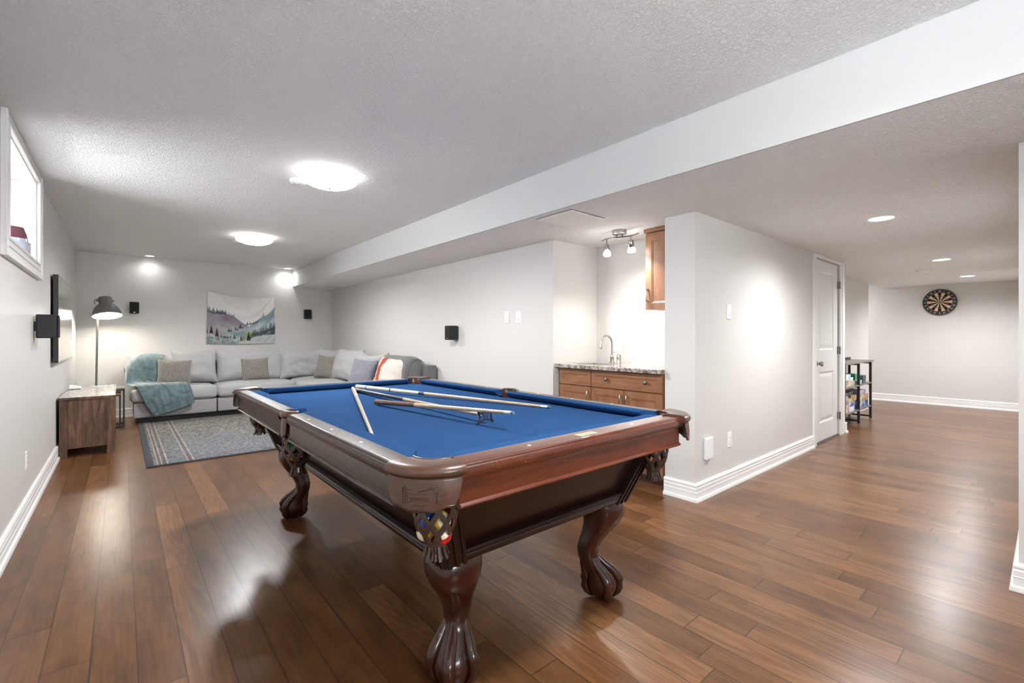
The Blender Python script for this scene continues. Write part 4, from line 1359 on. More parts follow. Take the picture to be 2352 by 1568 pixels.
back_cushion(0.40, 8.55, 0.49, 0.64, 0.46, 0.28, 0.0, -0.18, seed=1.0, pinch=0.06)
back_cushion(0.86, 8.51, 0.49, 0.60, 0.52, 0.30, 0.06, -0.18, seed=2.0, wr=0.035, pinch=0.09)
back_cushion(1.63, 8.56, 0.49, 1.00, 0.49, 0.32, 0.0, -0.14, seed=3.3, wr=0.03, pinch=0.05)
back_cushion(2.44, 8.48, 0.49, 0.80, 0.55, 0.28, 0.03, -0.24, seed=4.1, wr=0.07, pinch=0.10, dent=0.07)
back_cushion(2.79, 8.22, 0.48, 0.62, 0.52, 0.26, -1.0, -0.22, seed=5.0, wr=0.04, pinch=0.10)
back_cushion(2.76, 7.44, 0.48, 0.88, 0.54, 0.32, -PI / 2 + 0.06, -0.24, seed=6.0, wr=0.03, pinch=0.09)
back_cushion(2.78, 6.60, 0.48, 0.88, 0.52, 0.30, -PI / 2 + 0.04, -0.26, seed=7.0, wr=0.045, pinch=0.10, dent=0.05)
# dark end cushion, boxed, seen end on
g = rbox(G(), -0.155, -0.45, 0.0, 0.155, 0.45, 0.49, 0.145, 12, 0.0, 0.006, 2.0, 3.0)
o = g.obj('back_cushion', 'sofa_shaded', sf, smooth=80)
o.matrix_local = Matrix.Translation((2.735, 5.58, 0.475)) @ Matrix.Rotation(0.20, 4, 'Y')
# piping loops on the end cushion
g = G()
for yy in (-0.452, -0.40):
    pts = []
    for i in range(33):
        a = PI * i / 32
        pts.append((-0.118 * math.cos(a), yy, 0.34 + 0.118 * math.sin(a)))
    pts = [(-0.118, yy, 0.06)] + pts + [(0.118, yy, 0.06)]
    g.tube(pts, 0.005, 6)
pp_ = g.obj('piping', 'sofa_shaded', o, smooth=60)


# throw pillows (things of their own)
def throw(name, label, x, y, z, w, h, t, rz, rx, mat, seed, ry=0.0, group=None, wr=0.012, pinch=0.08):
    g = pillow(G(), w, h, t, 24, seed, wr, pinch)
    o = g.obj(name, mat, None, smooth=80)
    o.matrix_world = Matrix.Translation((x, y, z)) @ Matrix.Rotation(rz, 4, 'Z') @ Matrix.Rotation(rx, 4, 'X') @ Matrix.Rotation(ry, 4, 'Y')
    tag(o, label, 'throw pillow', group)
    return o


GP = 'small throw pillows on the sofa'
throw('throw_pillow', 'taupe textured pillow leaning next to the teal blanket', 0.58, 8.27, 0.503, 0.42, 0.38, 0.16, 0.02, -0.28, 'tweed', 11.0, 0.06, GP, 0.02)
throw('throw_pillow', 'taupe woven pillow in the middle of the long sofa seat', 1.665, 8.36, 0.505, 0.40, 0.36, 0.14, 0.0, -0.16, 'tweed', 12.0, -0.03, GP)
throw('throw_pillow', 'grey woven pillow in the sofa corner', 2.60, 7.98, 0.505, 0.42, 0.40, 0.15, -1.05, -0.28, 'tweed', 13.0, 0.04, GP, 0.02, 0.11)
throw('throw_pillow', 'blue grey woven pillow on the short side of the sofa', 2.56, 6.36, 0.505, 0.48, 0.40, 0.16, -PI / 2 + 0.38, -0.34, 'tweed_blue', 14.0, 0.05, GP, 0.02, 0.10)
throw('throw_pillow', 'cream pillow with a broad red stripe near the sofa end', 2.53, 5.44, 0.505, 0.54, 0.46, 0.22, -PI / 2 + 0.30, -0.38, 'stripe', 15.0, 0.06, GP, 0.03, 0.10)
o = rbox(G(), -0.14, -0.20, 0, 0.14, 0.20, 0.05, 0.02, 10, 0.01, 0.012, 4.0, 9.0).obj('folded_blanket', 'terracotta', smooth=80, loc=(2.40, 5.92, 0.512))
tag(o, 'folded terracotta blanket on the seat beside the striped pillow', 'blanket')


# teal throw blanket: control rows lofted with Catmull-Rom
def cr(p0, p1, p2, p3, t):
    return 0.5 * ((2 * p1) + (-p0 + p2) * t + (2 * p0 - 5 * p1 + 4 * p2 - p3) * t * t + (-p0 + 3 * p1 - 3 * p2 + p3) * t ** 3)


def surf(rows, nu, nv, fold=0.0, seed=0.0, ff=7.0):
    R = [[Vector(p) for p in r] for r in rows]
    def ev(row, v):
        n = len(row) - 1
        x = v * n; i = min(int(x), n - 1); t = x - i
        return cr(row[max(i - 1, 0)], row[i], row[i + 1], row[min(i + 2, n)], t)
    def fn(u, v):
        cols = [ev(r, v) for r in R]
        p = ev(cols, u)
        if fold:
            k = fold * noise.noise(Vector((v * ff + seed, u * 2.2, seed)))
            p = p + Vector((k * 0.3, -abs(k) * 0.9, abs(k) * 0.5))
        return p
    return G().grid(fn, nu, nv)


g = surf([
    [(0.345, 8.020, 0.105), (0.45, 8.015, 0.135), (0.58, 8.012, 0.175), (0.70, 8.015, 0.215), (0.805, 8.020, 0.255)],
    [(0.27, 8.016, 0.25), (0.41, 8.005, 0.28), (0.55, 8.000, 0.30), (0.68, 8.005, 0.32), (0.79, 8.016, 0.34)],
    [(0.20, 8.020, 0.42), (0.36, 8.005, 0.43), (0.51, 8.000, 0.43), (0.65, 8.005, 0.435), (0.765, 8.020, 0.44)],
    [(0.155, 8.085, 0.525), (0.33, 8.07, 0.532), (0.49, 8.07, 0.538), (0.63, 8.08, 0.545), (0.73, 8.10, 0.535)],
    [(0.095, 8.25, 0.520), (0.24, 8.24, 0.545), (0.40, 8.24, 0.548), (0.54, 8.24, 0.545), (0.60, 8.28, 0.535)],
    [(0.045, 8.36, 0.535), (0.16, 8.37, 0.565), (0.29, 8.36, 0.575), (0.40, 8.34, 0.58), (0.48, 8.33, 0.585)],
    [(0.050, 8.42, 0.63), (0.14, 8.40, 0.69), (0.25, 8.38, 0.72), (0.37, 8.37, 0.73), (0.46, 8.38, 0.73)],
    [(0.045, 8.50, 0.73), (0.13, 8.46, 0.84), (0.23, 8.44, 0.895), (0.35, 8.44, 0.90), (0.46, 8.47, 0.90)],
    [(0.030, 8.62, 0.76), (0.12, 8.62, 0.895), (0.23, 8.60, 0.955), (0.35, 8.60, 0.962), (0.47, 8.62, 0.955)],
    [(0.035, 8.72, 0.68), (0.12, 8.74, 0.82), (0.23, 8.74, 0.885), (0.35, 8.74, 0.89), (0.47, 8.74, 0.88)],
], 70, 50, 0.035, 3.0, 8.0)
o = g.obj('throw_blanket', 'fleece', smooth=80, solid=0.008, recalc=False)
tag(o, 'teal fleece blanket draped over the left end of the sofa', 'blanket')

# ================================================================ RUG
o = rbox(G(), 0, 0, 0, 2.35, 2.94, 0.012, 0.004, 4).obj('area_rug', 'rug', smooth=60, loc=(0.175, 5.36, 0.0))
tag(o, 'faded grey green distressed area rug in front of the sofa', 'rug')

# ================================================================ TAPESTRY (mountain print drawn into colour attribute)
TX0, TX1, TZ0, TZ1 = 1.070, 2.100, 1.095, 1.965
NU, NV = 240, 190


def fbm(x, y, s=0.0, o=4):
    v = 0; a = 0.5
    for _ in range(o):
        v += a * noise.noise(Vector((x, y, s))); x *= 2.1; y *= 2.1; a *= 0.5
    return v


def tree_mask(u, w, trees):
    m = 0.0
    for (tx, tb, th, tw) in trees:
        k = (w - tb) / th
        if 0 <= k <= 1 and abs(u - tx) < tw:
            saw = 0.72 + 0.28 * ((k * 7) % 1.0) * -1 + 0.14
            hwid = tw * (1 - k) * saw
            d = abs(u - tx) - hwid
            if d < 0:
                m = max(m, min(1, -d / 0.004 + 0.4))
    return m


def mixc(a, b, t):
    t = max(0, min(1, t))
    return tuple(x + (y - x) * t for x, y in zip(a, b))


random.seed(21)
def grp(n_, u0, u1, b0, b1, h0, h1, tw):
    return [(u0 + (u1 - u0) * (i + random.uniform(-.25, .25)) / max(1, n_ - 1), b0 + (b1 - b0) * i / max(1, n_ - 1) + random.uniform(-.008, .008), random.uniform(h0, h1), tw * random.uniform(.8, 1.2)) for i in range(n_)]


far_a = grp(7, 0.01, 0.135, 0.60, 0.60, 0.07, 0.14, 0.024)
far_b = grp(8, 0.15, 0.255, 0.61, 0.60, 0.06, 0.11, 0.022)
far_c = grp(6, 0.27, 0.38, 0.59, 0.57, 0.05, 0.08, 0.024)
mid_a = [(0.305, 0.255, 0.09, 0.026), (0.335, 0.26, 0.065, 0.022), (0.40, 0.295, 0.07, 0.026), (0.43, 0.30, 0.05, 0.02), (0.472, 0.335, 0.12, 0.036), (0.51, 0.34, 0.05, 0.02)]
mid_b = [(0.555, 0.40, .05, .018), (0.58, 0.41, .085, .024), (0.618, 0.42, .07, .02), (0.645, 0.43, .04, .02), (0.672, 0.43, .085, .02), (0.705, 0.445, .075, .018), (0.735, 0.47, .05, .02)]
pale = [(0.825, 0.585, .115, .026), (0.80, 0.58, .06, .02), (0.87, 0.53, .10, .03), (0.985, 0.555, .16, .03), (0.955, 0.55, .07, .022), (0.77, 0.53, .06, .02)]
rt_tr = grp(13, 0.66, 1.0, 0.17, 0.30, 0.08, 0.17, 0.040) + [(0.93, 0.32, .17, .034), (0.865, 0.27, .16, .036), (0.985, 0.30, .15, .03), (0.80, 0.24, .12, .03)]
front_tr = [(0.005, 0.20, 0.13, 0.014), (0.060, 0.205, 0.165, 0.036), (0.137, 0.145, 0.19, 0.040), (0.20, 0.135, 0.06, 0.02), (0.235, 0.13, 0.05, 0.02), (0.262, 0.125, 0.04, 0.02), (0.29, 0.12, 0.05, 0.018)]
front2 = [(0.385, 0.11, 0.10, 0.032), (0.33, 0.13, 0.06, 0.015), (0.482, 0.065, 0.13, 0.034), (0.592, 0.07, 0.21, 0.044)]


def print_col(u, w):
    """u 0..1 left to right, w 0..1 bottom to top"""
    sky = (0.84, 0.825, 0.81)
    n1 = fbm(u * 5, w * 5, 1.0); n2 = fbm(u * 14, w * 14, 7.0)
    c = sky
    # lilac shoulder on the left, bounded by a falling diagonal
    edge = min(0.60, 0.60 - 0.95 * max(0, u - 0.36)) + 0.02 * n1
    if w < edge and u < 0.62:
        c = mixc((0.37, 0.345, 0.385), (0.58, 0.55, 0.555), 0.45 + 0.9 * n1 + (0.60 - w) * 0.9 - 0.3)
        r = math.hypot((u - 0.265) / 0.05, (w - 0.53) / 0.05)
        if r < 1.3:
            c = mixc(c, (0.40, 0.20, 0.20), 0.5 * (1.3 - r))
    for tr, col, k in ((far_a, (0.15, 0.16, 0.18), .8), (far_b, (0.085, 0.10, 0.20), .85), (far_c, (0.28, 0.28, 0.33), .6)):
        c = mixc(c, col, tree_mask(u, w, tr) * k)
    if u < 0.33 and 0.585 < w < 0.645:
        c = mixc(c, (0.16, 0.16, 0.21), 0.55 * (1 - abs(w - 0.612) / 0.032) * min(1, (0.33 - u) / 0.1))
    # teal misty valley sweeping up to the right
    arc = 0.285 + 1.35 * max(0, u - 0.42) ** 1.7 + 0.05 * math.sin(u * 11) + 0.03 * n1
    if u > 0.26:
        low = arc - 0.20 - 0.04 * n2
        if low < w < arc:
            k = (arc - w) / 0.20
            c = mixc((0.27, 0.38, 0.40), (0.62, 0.67, 0.67), 0.15 + 0.75 * k + 0.8 * n1)
        elif w <= low:
            c = mixc(c if u < 0.3 else (0.60, 0.64, 0.64), (0.36, 0.45, 0.46), 0.3 + n1)
    c = mixc(c, (0.36, 0.40, 0.46), tree_mask(u, w, pale) * 0.8)
    c = mixc(c, (0.10, 0.15, 0.16), tree_mask(u, w, mid_b) * 0.9)
    c = mixc(c, (0.09, 0.14, 0.16), tree_mask(u, w, mid_a) * 0.85)
    # wooded slope on the right
    sl = 0.20 + 0.42 * max(0, u - 0.60) + 0.04 * n1 + 0.02 * n2
    if u > 0.54 and w < sl:
        k = min(1, (u - 0.54) / 0.06) * min(1, (sl - w) / 0.03)
        c = mixc(c, mixc((0.10, 0.13, 0.13), (0.34, 0.39, 0.38), 0.35 + 1.6 * n2), k)
    r = math.hypot((u - 0.62) / 0.085, (w - 0.20) / 0.07)
    if r < 1:
        c = mixc(c, (0.34, 0.38, 0.06), 0.9 * (1 - r * 0.8))
    c = mixc(c, (0.11, 0.14, 0.15), tree_mask(u, w, rt_tr) * 0.65)
    r = math.hypot((u - 0.93) / 0.05, (w - 0.16) / 0.03)
    if r < 1.2:
        c = mixc(c, (0.13, 0.14, 0.22), 0.8 * (1.2 - r))
    # pale foreground mist
    fg = 0.17 - 0.10 * math.exp(-((u - 0.52) / 0.14) ** 2) + 0.03 * n1
    if u > 0.8:
        fg += 0.02
    if w < fg:
        base = (0.30, 0.35, 0.345) if u < 0.45 else (0.58, 0.59, 0.57)
        c = mixc(base, (0.60, 0.62, 0.61), 0.35 + 1.9 * n2 + (fg - w) * (0.5 if u > 0.45 else -1.0) + 0.1)
    c = mixc(c, (0.055, 0.05, 0.05) if u < 0.1 else (0.10, 0.065, 0.05), tree_mask(u, w, front_tr) * 0.92)
    c = mixc(c, (0.05, 0.065, 0.05) if u > 0.54 else (0.12, 0.14, 0.13), tree_mask(u, w, front2) * 0.9)
    r = math.hypot((u - 0.525) / 0.022, (w - 0.11) / 0.05)
    if r < 1:
        c = mixc(c, (0.38, 0.22, 0.15), 0.7)
    return tuple(max(0.0, q) ** 1.35 for q in c)


def tap(u, v):
    # u along width, v from bottom to top
    x = TX0 + (TX1 - TX0) * u
    sag = 0.075 * (4 * u * (1 - u)) ** 0.9
    top = TZ1 - 0.045 * u - sag * 0.9
    bot = TZ0 - 0.012 * 4 * u * (1 - u)
    x += 0.018 * (1 - 2 * u) * v * 1.0 - 0.006
    z = bot + (top - bot) * v
    # drape folds: catenary arcs hanging from the two pinned corners
    px = (u - 0.5) * 2
    arc = v + 0.55 * (1 - px * px)
    fold = 0.012 * math.sin(arc * 17.0 + 1.0) * (1 - 0.5 * abs(px)) * min(1, v * 2.5) + 0.006 * math.sin(arc * 33 + 2 * u)
    fold += 0.010 * math.sin((v * 1.5 + abs(px)) * 9) * (1 - v) * 0.8
    y = YF - 0.024 - fold * 0.8 - 0.01 * (1 - v)
    return (x, y, z)


g = G().grid(tap, NU, NV)
n = NT('mountain_print_cloth')
att = n.n('Attribute', attribute_name='print')
n.base(att.outputs[0], 0.85, spec=0.2)
o = g.obj('wall_tapestry', n.m, smooth=80, recalc=False)
ca = o.data.color_attributes.new('print', 'FLOAT_COLOR', 'POINT')
buf = []
for i in range(NU + 1):
    for j in range(NV + 1):
        buf += list(print_col(i / NU, j / NV)) + [1.0]
ca.data.foreach_set('color', buf)
tag(o, 'white cloth tapestry printed with misty mountains and fir trees', 'tapestry')


# ================================================================ SPEAKERS
def speaker(label, loc, rz, w=0.118, h=0.172, d=0.115):
    t = thing('wall_speaker', label, 'speaker', loc, rz)
    g = G().box(-w / 2, -d, -h / 2, w / 2, -0.012, h / 2)
    ho = g.obj('housing', 'black_cab', t, smooth=0, bevel=0.010, bseg=3)
    G().box(-w / 2 + 0.003, -d - 0.008, -h / 2 + 0.003, w / 2 - 0.003, -d - 0.0005, h / 2 - 0.003).obj('grille', 'grille', t, smooth=0, bevel=0.004)
    G().box(-0.010, -d - 0.0095, -h / 2 + 0.014, 0.010, -d - 0.0082, -h / 2 + 0.019).obj('badge', 'nickel', t, smooth=0)
    G().box(-0.02, -0.0125, -0.035, 0.02, -0.0005, 0.035).obj('bracket', 'black', t, smooth=0)
    return t


speaker('black wall speaker on the left wall overlapping the television', (XL, 4.86, 1.280), PI / 2, 0.120, 0.175, 0.125)
speaker('black wall speaker on the far wall right of the floor lamp', (0.148, YF, 1.642), 0.0, 0.112, 0.172, 0.115)
speaker('black wall speaker on the far wall right of the tapestry', (2.635, YF, 1.625), 0.0, 0.112, 0.172, 0.115)
t = speaker('black wall speaker on the right wall above the sofa end', (XR, 4.70, 1.252), -PI / 2, 0.115, 0.172, 0.125)

# ================================================================ TV
t = thing('television', 'wall mounted flat television with room reflections painted beige on its glossy screen', 'television', (XL, 6.635, 1.368))
G().box(0.014, -0.755, -0.405, 0.050, 0.755, 0.405).obj('housing', 'black', t, smooth=0, bevel=0.004)
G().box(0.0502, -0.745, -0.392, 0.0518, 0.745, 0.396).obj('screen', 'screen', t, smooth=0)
G().box(0.0, -0.25, -0.2, 0.0135, 0.25, 0.2).obj('wall_mount', 'black', t, smooth=0)
G().box(0.0502, -0.755, -0.405, 0.0535, 0.755, -0.3925).obj('bezel', 'nickel', t, smooth=0)
G().box(0.0502, -0.755, 0.3965, 0.0535, 0.755, 0.405).obj('bezel', 'nickel', t, smooth=0)

# ================================================================ CONSOLE
CX0, CX1, CY0, CY1, CZ = -0.472, -0.048, 6.32, 7.66, 0.60
t = thing('media_console', 'rustic brown media console with glare painted pale on top, under television', 'console', (CX0, CY0, 0))
L_, D_ = CY1 - CY0, CX1 - CX0
G().box(0.0, -0.01, CZ - 0.022, D_, L_ + 0.01, CZ).obj('top', ['rustic_top'], t, smooth=0, bevel=0.002)
G().box(0.0, -0.012, CZ - 0.0225, D_ + 0.001, -0.0098, CZ - 0.001).obj('top_edge', 'rustic', t, smooth=0)
for (x, y) in ((0.004, 0.004), (D_ - 0.064, 0.004), (0.004, L_ - 0.054), (D_ - 0.064, L_ - 0.054)):
    G().box(x, y, 0, x + 0.058, y + 0.05, CZ - 0.0225).obj('leg', 'rustic', t, smooth=0, bevel=0.0015)
for y in (0.018, L_ - 0.036):
    G().box(0.062, y, 0.085, D_ - 0.064, y + 0.018, CZ - 0.0225).obj('side_panel', 'rustic', t, smooth=0)
G().box(0.01, 0.06, 0.085, D_ - 0.03, L_ - 0.06, 0.105).obj('bottom_shelf', 'rustic', t, smooth=0)
G().box(0.006, 0.055, 0.085, 0.014, L_ - 0.055, CZ - 0.0225).obj('back_panel', 'rustic', t, smooth=0)
for k in range(3):
    y0 = 0.058 + k * (L_ - 0.116) / 3
    G().box(D_ - 0.026, y0 + 0.003, 0.11, D_ - 0.008, y0 + (L_ - 0.116) / 3 - 0.003, CZ - 0.03).obj('door', 'rustic', t, smooth=0, bevel=0.002)
# white wedge router
t = thing('router', 'small white wedge shaped router at the wall end of the console', 'router', (-0.405, 7.30, CZ))
g = G()
g.loft([[(-0.055, -0.045, 0.004), (0.055, -0.045, 0.004), (0.050, -0.040, 0.028), (-0.050, -0.040, 0.052)], [(-0.055, 0.045, 0.004), (0.055, 0.045, 0.004), (0.050, 0.040, 0.028), (-0.050, 0.040, 0.052)]])
g.obj('body', 'plastic', t, smooth=0, bevel=0.008)
g = G(); g.box(-0.045, -0.035, 0, 0.045, 0.035, 0.004); g.obj('foot', 'ink', t, smooth=0)
G().tube([(-0.05, 0.0, 0.010), (-0.075, -0.05, 0.006), (-0.072, -0.25, 0.005), (-0.075, -0.5, 0.004)], 0.002, 6).obj('cable', 'plastic', t)
o = G().box(-0.075, -0.02, 0, 0.075, 0.02, 0.009).obj('remote_control', 'plastic', smooth=0, bevel=0.003, loc=(-0.20, 7.50, CZ))
tag(o, 'slim white remote lying on the console near the lamp pole', 'remote')

# ================================================================ NESTING TABLES
def frame_table(label, x0, y0, x1, y1, h, wood_m, group):
    t = thing('nesting_table', label, 'side table', (x0, y0, 0), 0, group)
    W_, D2 = x1 - x0, y1 - y0
    G().box(0, 0, h - 0.018, W_, D2, h).obj('top', wood_m, t, smooth=0, bevel=0.001)
    b = 0.018
    for yy in (0.002, D2 - b - 0.002):
        for xx in (0.002, W_ - b - 0.002):
            G().box(xx, yy, 0, xx + b, yy + b, h - 0.0185).obj('leg', 'black', t, smooth=0)
        G().box(b + 0.0025, yy, h - 0.0185 - b, W_ - b - 0.0025, yy + b, h - 0.0185).obj('rail', 'black', t, smooth=0)
        G().box(b + 0.0025, yy, 0.0, W_ - b - 0.0025, yy + b, b).obj('rail', 'black', t, smooth=0)
    for xx in (0.002, W_ - b - 0.002):
        G().box(xx, b + 0.0025, h - 0.0185 - b, xx + b, D2 - b - 0.0025, h - 0.0185).obj('rail', 'black', t, smooth=0)
    return t


frame_table('taller black framed nesting table between console and sofa', -0.42, 7.98, 0.036, 8.36, 0.525, 'shelf_wood', 'nesting tables')
frame_table('lower black framed nesting table tucked under the taller one', -0.38, 8.012, -0.004, 8.328, 0.455, 'amber', 'nesting tables')

# ================================================================ FLOOR LAMP
LX, LY = -0.262, 8.60
t = thing('floor_lamp', 'grey industrial floor lamp with glowing dome shade', 'lamp', (LX, LY, 0))
G().lathe([(0, 0), (0.14, 0), (0.14, 0.012), (0.13, 0.018), (0.02, 0.022), (0, 0.022)], 40).obj('base', 'lamp_grey', t)
G().tube([(-0.012, 0, 0.02), (0.010, 0, 1.60)], 0.0125, 14).obj('pole', 'lamp_grey', t)
SHX, SHY, SHZ = 0.112, -0.02, 1.497
tilt = Matrix.Rotation(math.radians(-6), 4, 'Y') @ Matrix.Rotation(math.radians(-15), 4, 'X')
g = G()
prof = [(0.162, 0.0), (0.163, 0.006), (0.158, 0.035), (0.147, 0.075), (0.128, 0.115), (0.103, 0.150), (0.078, 0.172), (0.076, 0.178), (0.074, 0.262), (0.068, 0.272), (0.0, 0.274)]
g.lathe(prof, 48, (0, 0, 0), tilt)
sh = g.obj('shade', 'lamp_grey', t, loc=(SHX, SHY, SHZ))
G().lathe([(0.1605, 0.001), (0.157, 0.035), (0.145, 0.075), (0.126, 0.115), (0.101, 0.149), (0.074, 0.170), (0.0, 0.172)], 48, (0, 0, 0), tilt).obj('inner_reflector', 'lamp_in', sh)
G().ball((0, 0, 0.07), 0.042, 20, 12).obj('bulb', 'bulb', sh)
g = G()
for i in range(1):
    g.tube([(-0.085, 0, 0.262), (-0.112, 0, 0.235), (-0.120, 0, 0.205), (-0.105, 0, 0.178)], 0.0055, 8)
g.cyl((-0.095, 0, 0.232), (-0.070, 0, 0.232), 0.013, n=12)
g.cyl((0.070, 0, 0.218), (0.098, 0, 0.218), 0.009, n=12)
g.xf(tilt)
g.obj('hinge', 'lamp_grey', sh)

# ================================================================ WET BAR
BXF, BXW = 3.17, 3.75
NY0, NY1 = 1.935, 3.05


def front(g_parent, name, mat, y_hi, y_lo, z0, z1, x=BXF, fr=0.055):
    w = y_hi - y_lo; h = z1 - z0
    g = paneled(G(), w, h, 0.019, [(fr, fr, w - fr, h - fr)], [(0, 0), (0.004, 0.003), (0.010, 0.004), (0.014, 0.008), (0.020, 0.008)])
    # local x -> -y world, front (-y local) -> -x world
    g.xf(Matrix.Translation((x, y_hi, z0)) @ Matrix.Rotation(-PI / 2, 4, 'Z'))
    return g.obj(name, mat, g_parent, smooth=25)


def knob(parent, x, y, z):
    A = Matrix.Rotation(-PI / 2, 4, 'Y')
    G().lathe([(0, 0), (0.009, 0), (0.006, 0.004), (0.006, 0.012), (0.012, 0.018), (0.0145, 0.023), (0.013, 0.028), (0, 0.031)], 20, (x, y, z), A).obj('knob', 'pewter', parent)


def handle(parent, x, y, z, h=0.05):
    pts = [(x, y, z + h), (x - 0.018, y, z + h - 0.002), (x - 0.026, y, z + h * 0.5), (x - 0.028, y, z), (x - 0.026, y, z - h * 0.5), (x - 0.018, y, z - h + 0.002), (x, y, z - h)]
    G().tube(pts, [0.008, 0.009, 0.006, 0.005, 0.006, 0.009, 0.008], 10).obj('handle', 'nickel', parent)


def base_cab(label, y_hi, y_lo, dr_h, nd, knobs, group):
    t = thing('base_cabinet', label, 'cabinet', (0, 0, 0), 0, group)
    G().box(BXF + 0.0195, y_lo + 0.001, 0.10, BXW - 0.001, y_hi - 0.001, 0.915).obj('body', 'maple', t, smooth=0)
    G().box(BXF + 0.075, y_lo + 0.001, 0.0, BXF + 0.09, y_hi - 0.001, 0.0995).obj('toe_kick', 'maple_dark', t, smooth=0)
    d = front(t, 'drawer', 'maple_h', y_hi - 0.004, y_lo + 0.004, 0.765, 0.908, fr=0.038)
    for ky in knobs:
        knob(d, BXF, ky, 0.837)
    w = (y_hi - y_lo) / nd
    for i in range(nd):
        a = y_hi - i * w - 0.003; b = y_hi - (i + 1) * w + 0.003
        dd = front(t, 'door', 'maple', a, b, 0.108, 0.756)
        hy_ = (b + 0.028) if (i == 0) else (a - 0.028)
        handle(dd, BXF, hy_, 0.665)
    return t


base_cab('narrow maple base cabinet at the left end of the bar', 3.030, 2.645, 0.15, 1, [], 'bar base cabinets')
base_cab('wide maple base cabinet with two knobs and double doors', 2.644, 1.94, 0.15, 2, [2.464, 2.079], 'bar base cabinets')
# worktop with sink cut out
g = G()
cx0, cx1, zt0, zt1 = 3.125, BXW - 0.001, 0.916, 0.950
sx0, sx1, sy0, sy1 = 3.24, 3.56, 2.58, 2.94
g.box(cx0, NY0, zt0, cx1, sy0, zt1); g.box(cx0, sy1, zt0, cx1, 3.051, zt1)
g.box(cx0, sy0, zt0, sx0, sy1, zt1); g.box(sx1, sy0, zt0, cx1, sy1, zt1)
o = g.obj('countertop', 'granite', smooth=0, bevel=0.003)
tag(o, 'brown and white granite worktop of the wet bar', 'countertop')
g = G()
g.box(sx0 + .001, sy0 + .001, 0.80, sx1 - .001, sy1 - .001, 0.805)
g.box(sx0 + .001, sy0 + .001, 0.805, sx0 + .006, sy1 - .001, 0.948); g.box(sx1 - .006, sy0 + .001, 0.805, sx1 - .001, sy1 - .001, 0.948)
g.box(sx0 + .006, sy0 + .001, 0.805, sx1 - .006, sy0 + .006, 0.948); g.box(sx0 + .006, sy1 - .006, 0.805, sx1 - .006, sy1 - .001, 0.948)
o = g.obj('bar_sink', 'steel', smooth=0)
tag(o, 'small square steel sink sunk in the granite bar top', 'sink')
# faucet
t = thing('faucet', 'gooseneck nickel faucet behind the bar sink', 'faucet', (3.63, 2.765, 0.950))
g = G().lathe([(0, 0), (0.026, 0), (0.026, 0.006), (0.020, 0.012), (0.018, 0.05), (0.020, 0.056), (0.013, 0.062), (0.011, 0.075)], 24)
pts = [(0, 0, 0.06), (0, 0, 0.19)]
for i in range(1, 13):
    a = PI * i / 12
    pts.append((-0.075 + 0.075 * math.cos(a), 0.012 * math.sin(a / 2), 0.19 + 0.075 * math.sin(a)))
pts.append((-0.152, 0.014, 0.160))
g.tube(pts, [0.010] * (len(pts) - 1) + [0.010], 14)
g.tube([(-0.151, 0.014, 0.172), (-0.153, 0.014, 0.150), (-0.155, 0.014, 0.144)], [0.011, 0.014, 0.0145], 14)
g.obj('spout', 'nickel', t)
hx, hyy = 0.0, -0.080
g = G().lathe([(0, 0), (0.025, 0), (0.025, 0.006), (0.021, 0.012), (0.021, 0.045), (0.023, 0.060), (0.019, 0.078), (0.008, 0.088), (0, 0.090)], 24, (hx, hyy, 0))
g.tube([(hx, hyy, 0.082), (hx + 0.002, hyy + 0.015, 0.098), (hx - 0.004, hyy + 0.045, 0.108), (hx - 0.006, hyy + 0.062, 0.104)], [0.008, 0.007, 0.006, 0.007], 10)
g.obj('lever', 'nickel', t)
# upper cabinet
t = thing('wall_cabinet', 'maple wall cabinet hanging above the bar', 'cabinet', (0, 0, 0))
UX = 3.41
G().box(UX + 0.0195, NY0 - 0.003, 1.435, BXW - 0.001, 2.243, 2.085).obj('body', 'maple', t, smooth=0)
G().box(UX - 0.012, NY0 - 0.003, 2.086, BXW - 0.001, 2.258, ZL - 0.001).obj('crown', 'maple_h', t, smooth=0, bevel=0.003)
dd = front(t, 'door', 'maple', 2.245, NY0 - 0.003, 1.432, 2.080, UX)
handle(dd, UX, 2.222, 1.555, 0.05)

# ================================================================ GAMES SHELF
t = thing('games_shelf', 'black metal framed shelf unit stacked with board games', 'shelf', (7.06, 1.715, 0))
b = 0.028
Wd, Dp = 1.44, 0.285
for x in (0.02, 0.70, 1.345):
    for y in (0.0, Dp - b):
        G().box(x, y, 0.006, x + b, y + b, 0.838).obj('post', 'black', t, smooth=0)
    for z in (0.03, 0.16, 0.50, 0.812):
        G().box(x, b + 0.0005, z, x + b, Dp - b - 0.0005, z + 0.022).obj('cross_bar', 'black', t, smooth=0)
for z in (0.183, 0.523):
    G().box(0.0485, 0.002, z, 1.3445, Dp - 0.002, z + 0.018).obj('shelf_board', 'shelf_wood', t, smooth=0)
G().box(0.0, -0.012, 0.8385, Wd, Dp + 0.002, 0.862).obj('top', 'shelf_wood', t, smooth=0)
G().box(0.0, Dp - 0.012, 0.8625, Wd, Dp + 0.004, 0.895).obj('back_lip', 'black', t, smooth=0)
for x0 in (0.0485, 0.7285):
    for z in (0.56, 0.70 - 0.475 + 0.02):
        G().box(x0, Dp - 0.012, z, x0 + 0.615, Dp - 0.002, z + 0.03).obj('back_rail', 'black', t, smooth=0)
SH_X, SH_Y = 7.06, 1.715


def box_mat(name, c1, c2, c3, sc=14.0):
    n = NT(name)
    o = n.obj()
    v = n.n('TexVoronoi', {'Vector': o, 'Scale': sc}).outputs['Color']
    r = n.n('SeparateColor', {0: v}).outputs[0]
    n.base(n.ramp(r, [(0.0, c1), (0.45, c2), (0.8, c3)], 'CONSTANT'), 0.4)
    return n.m


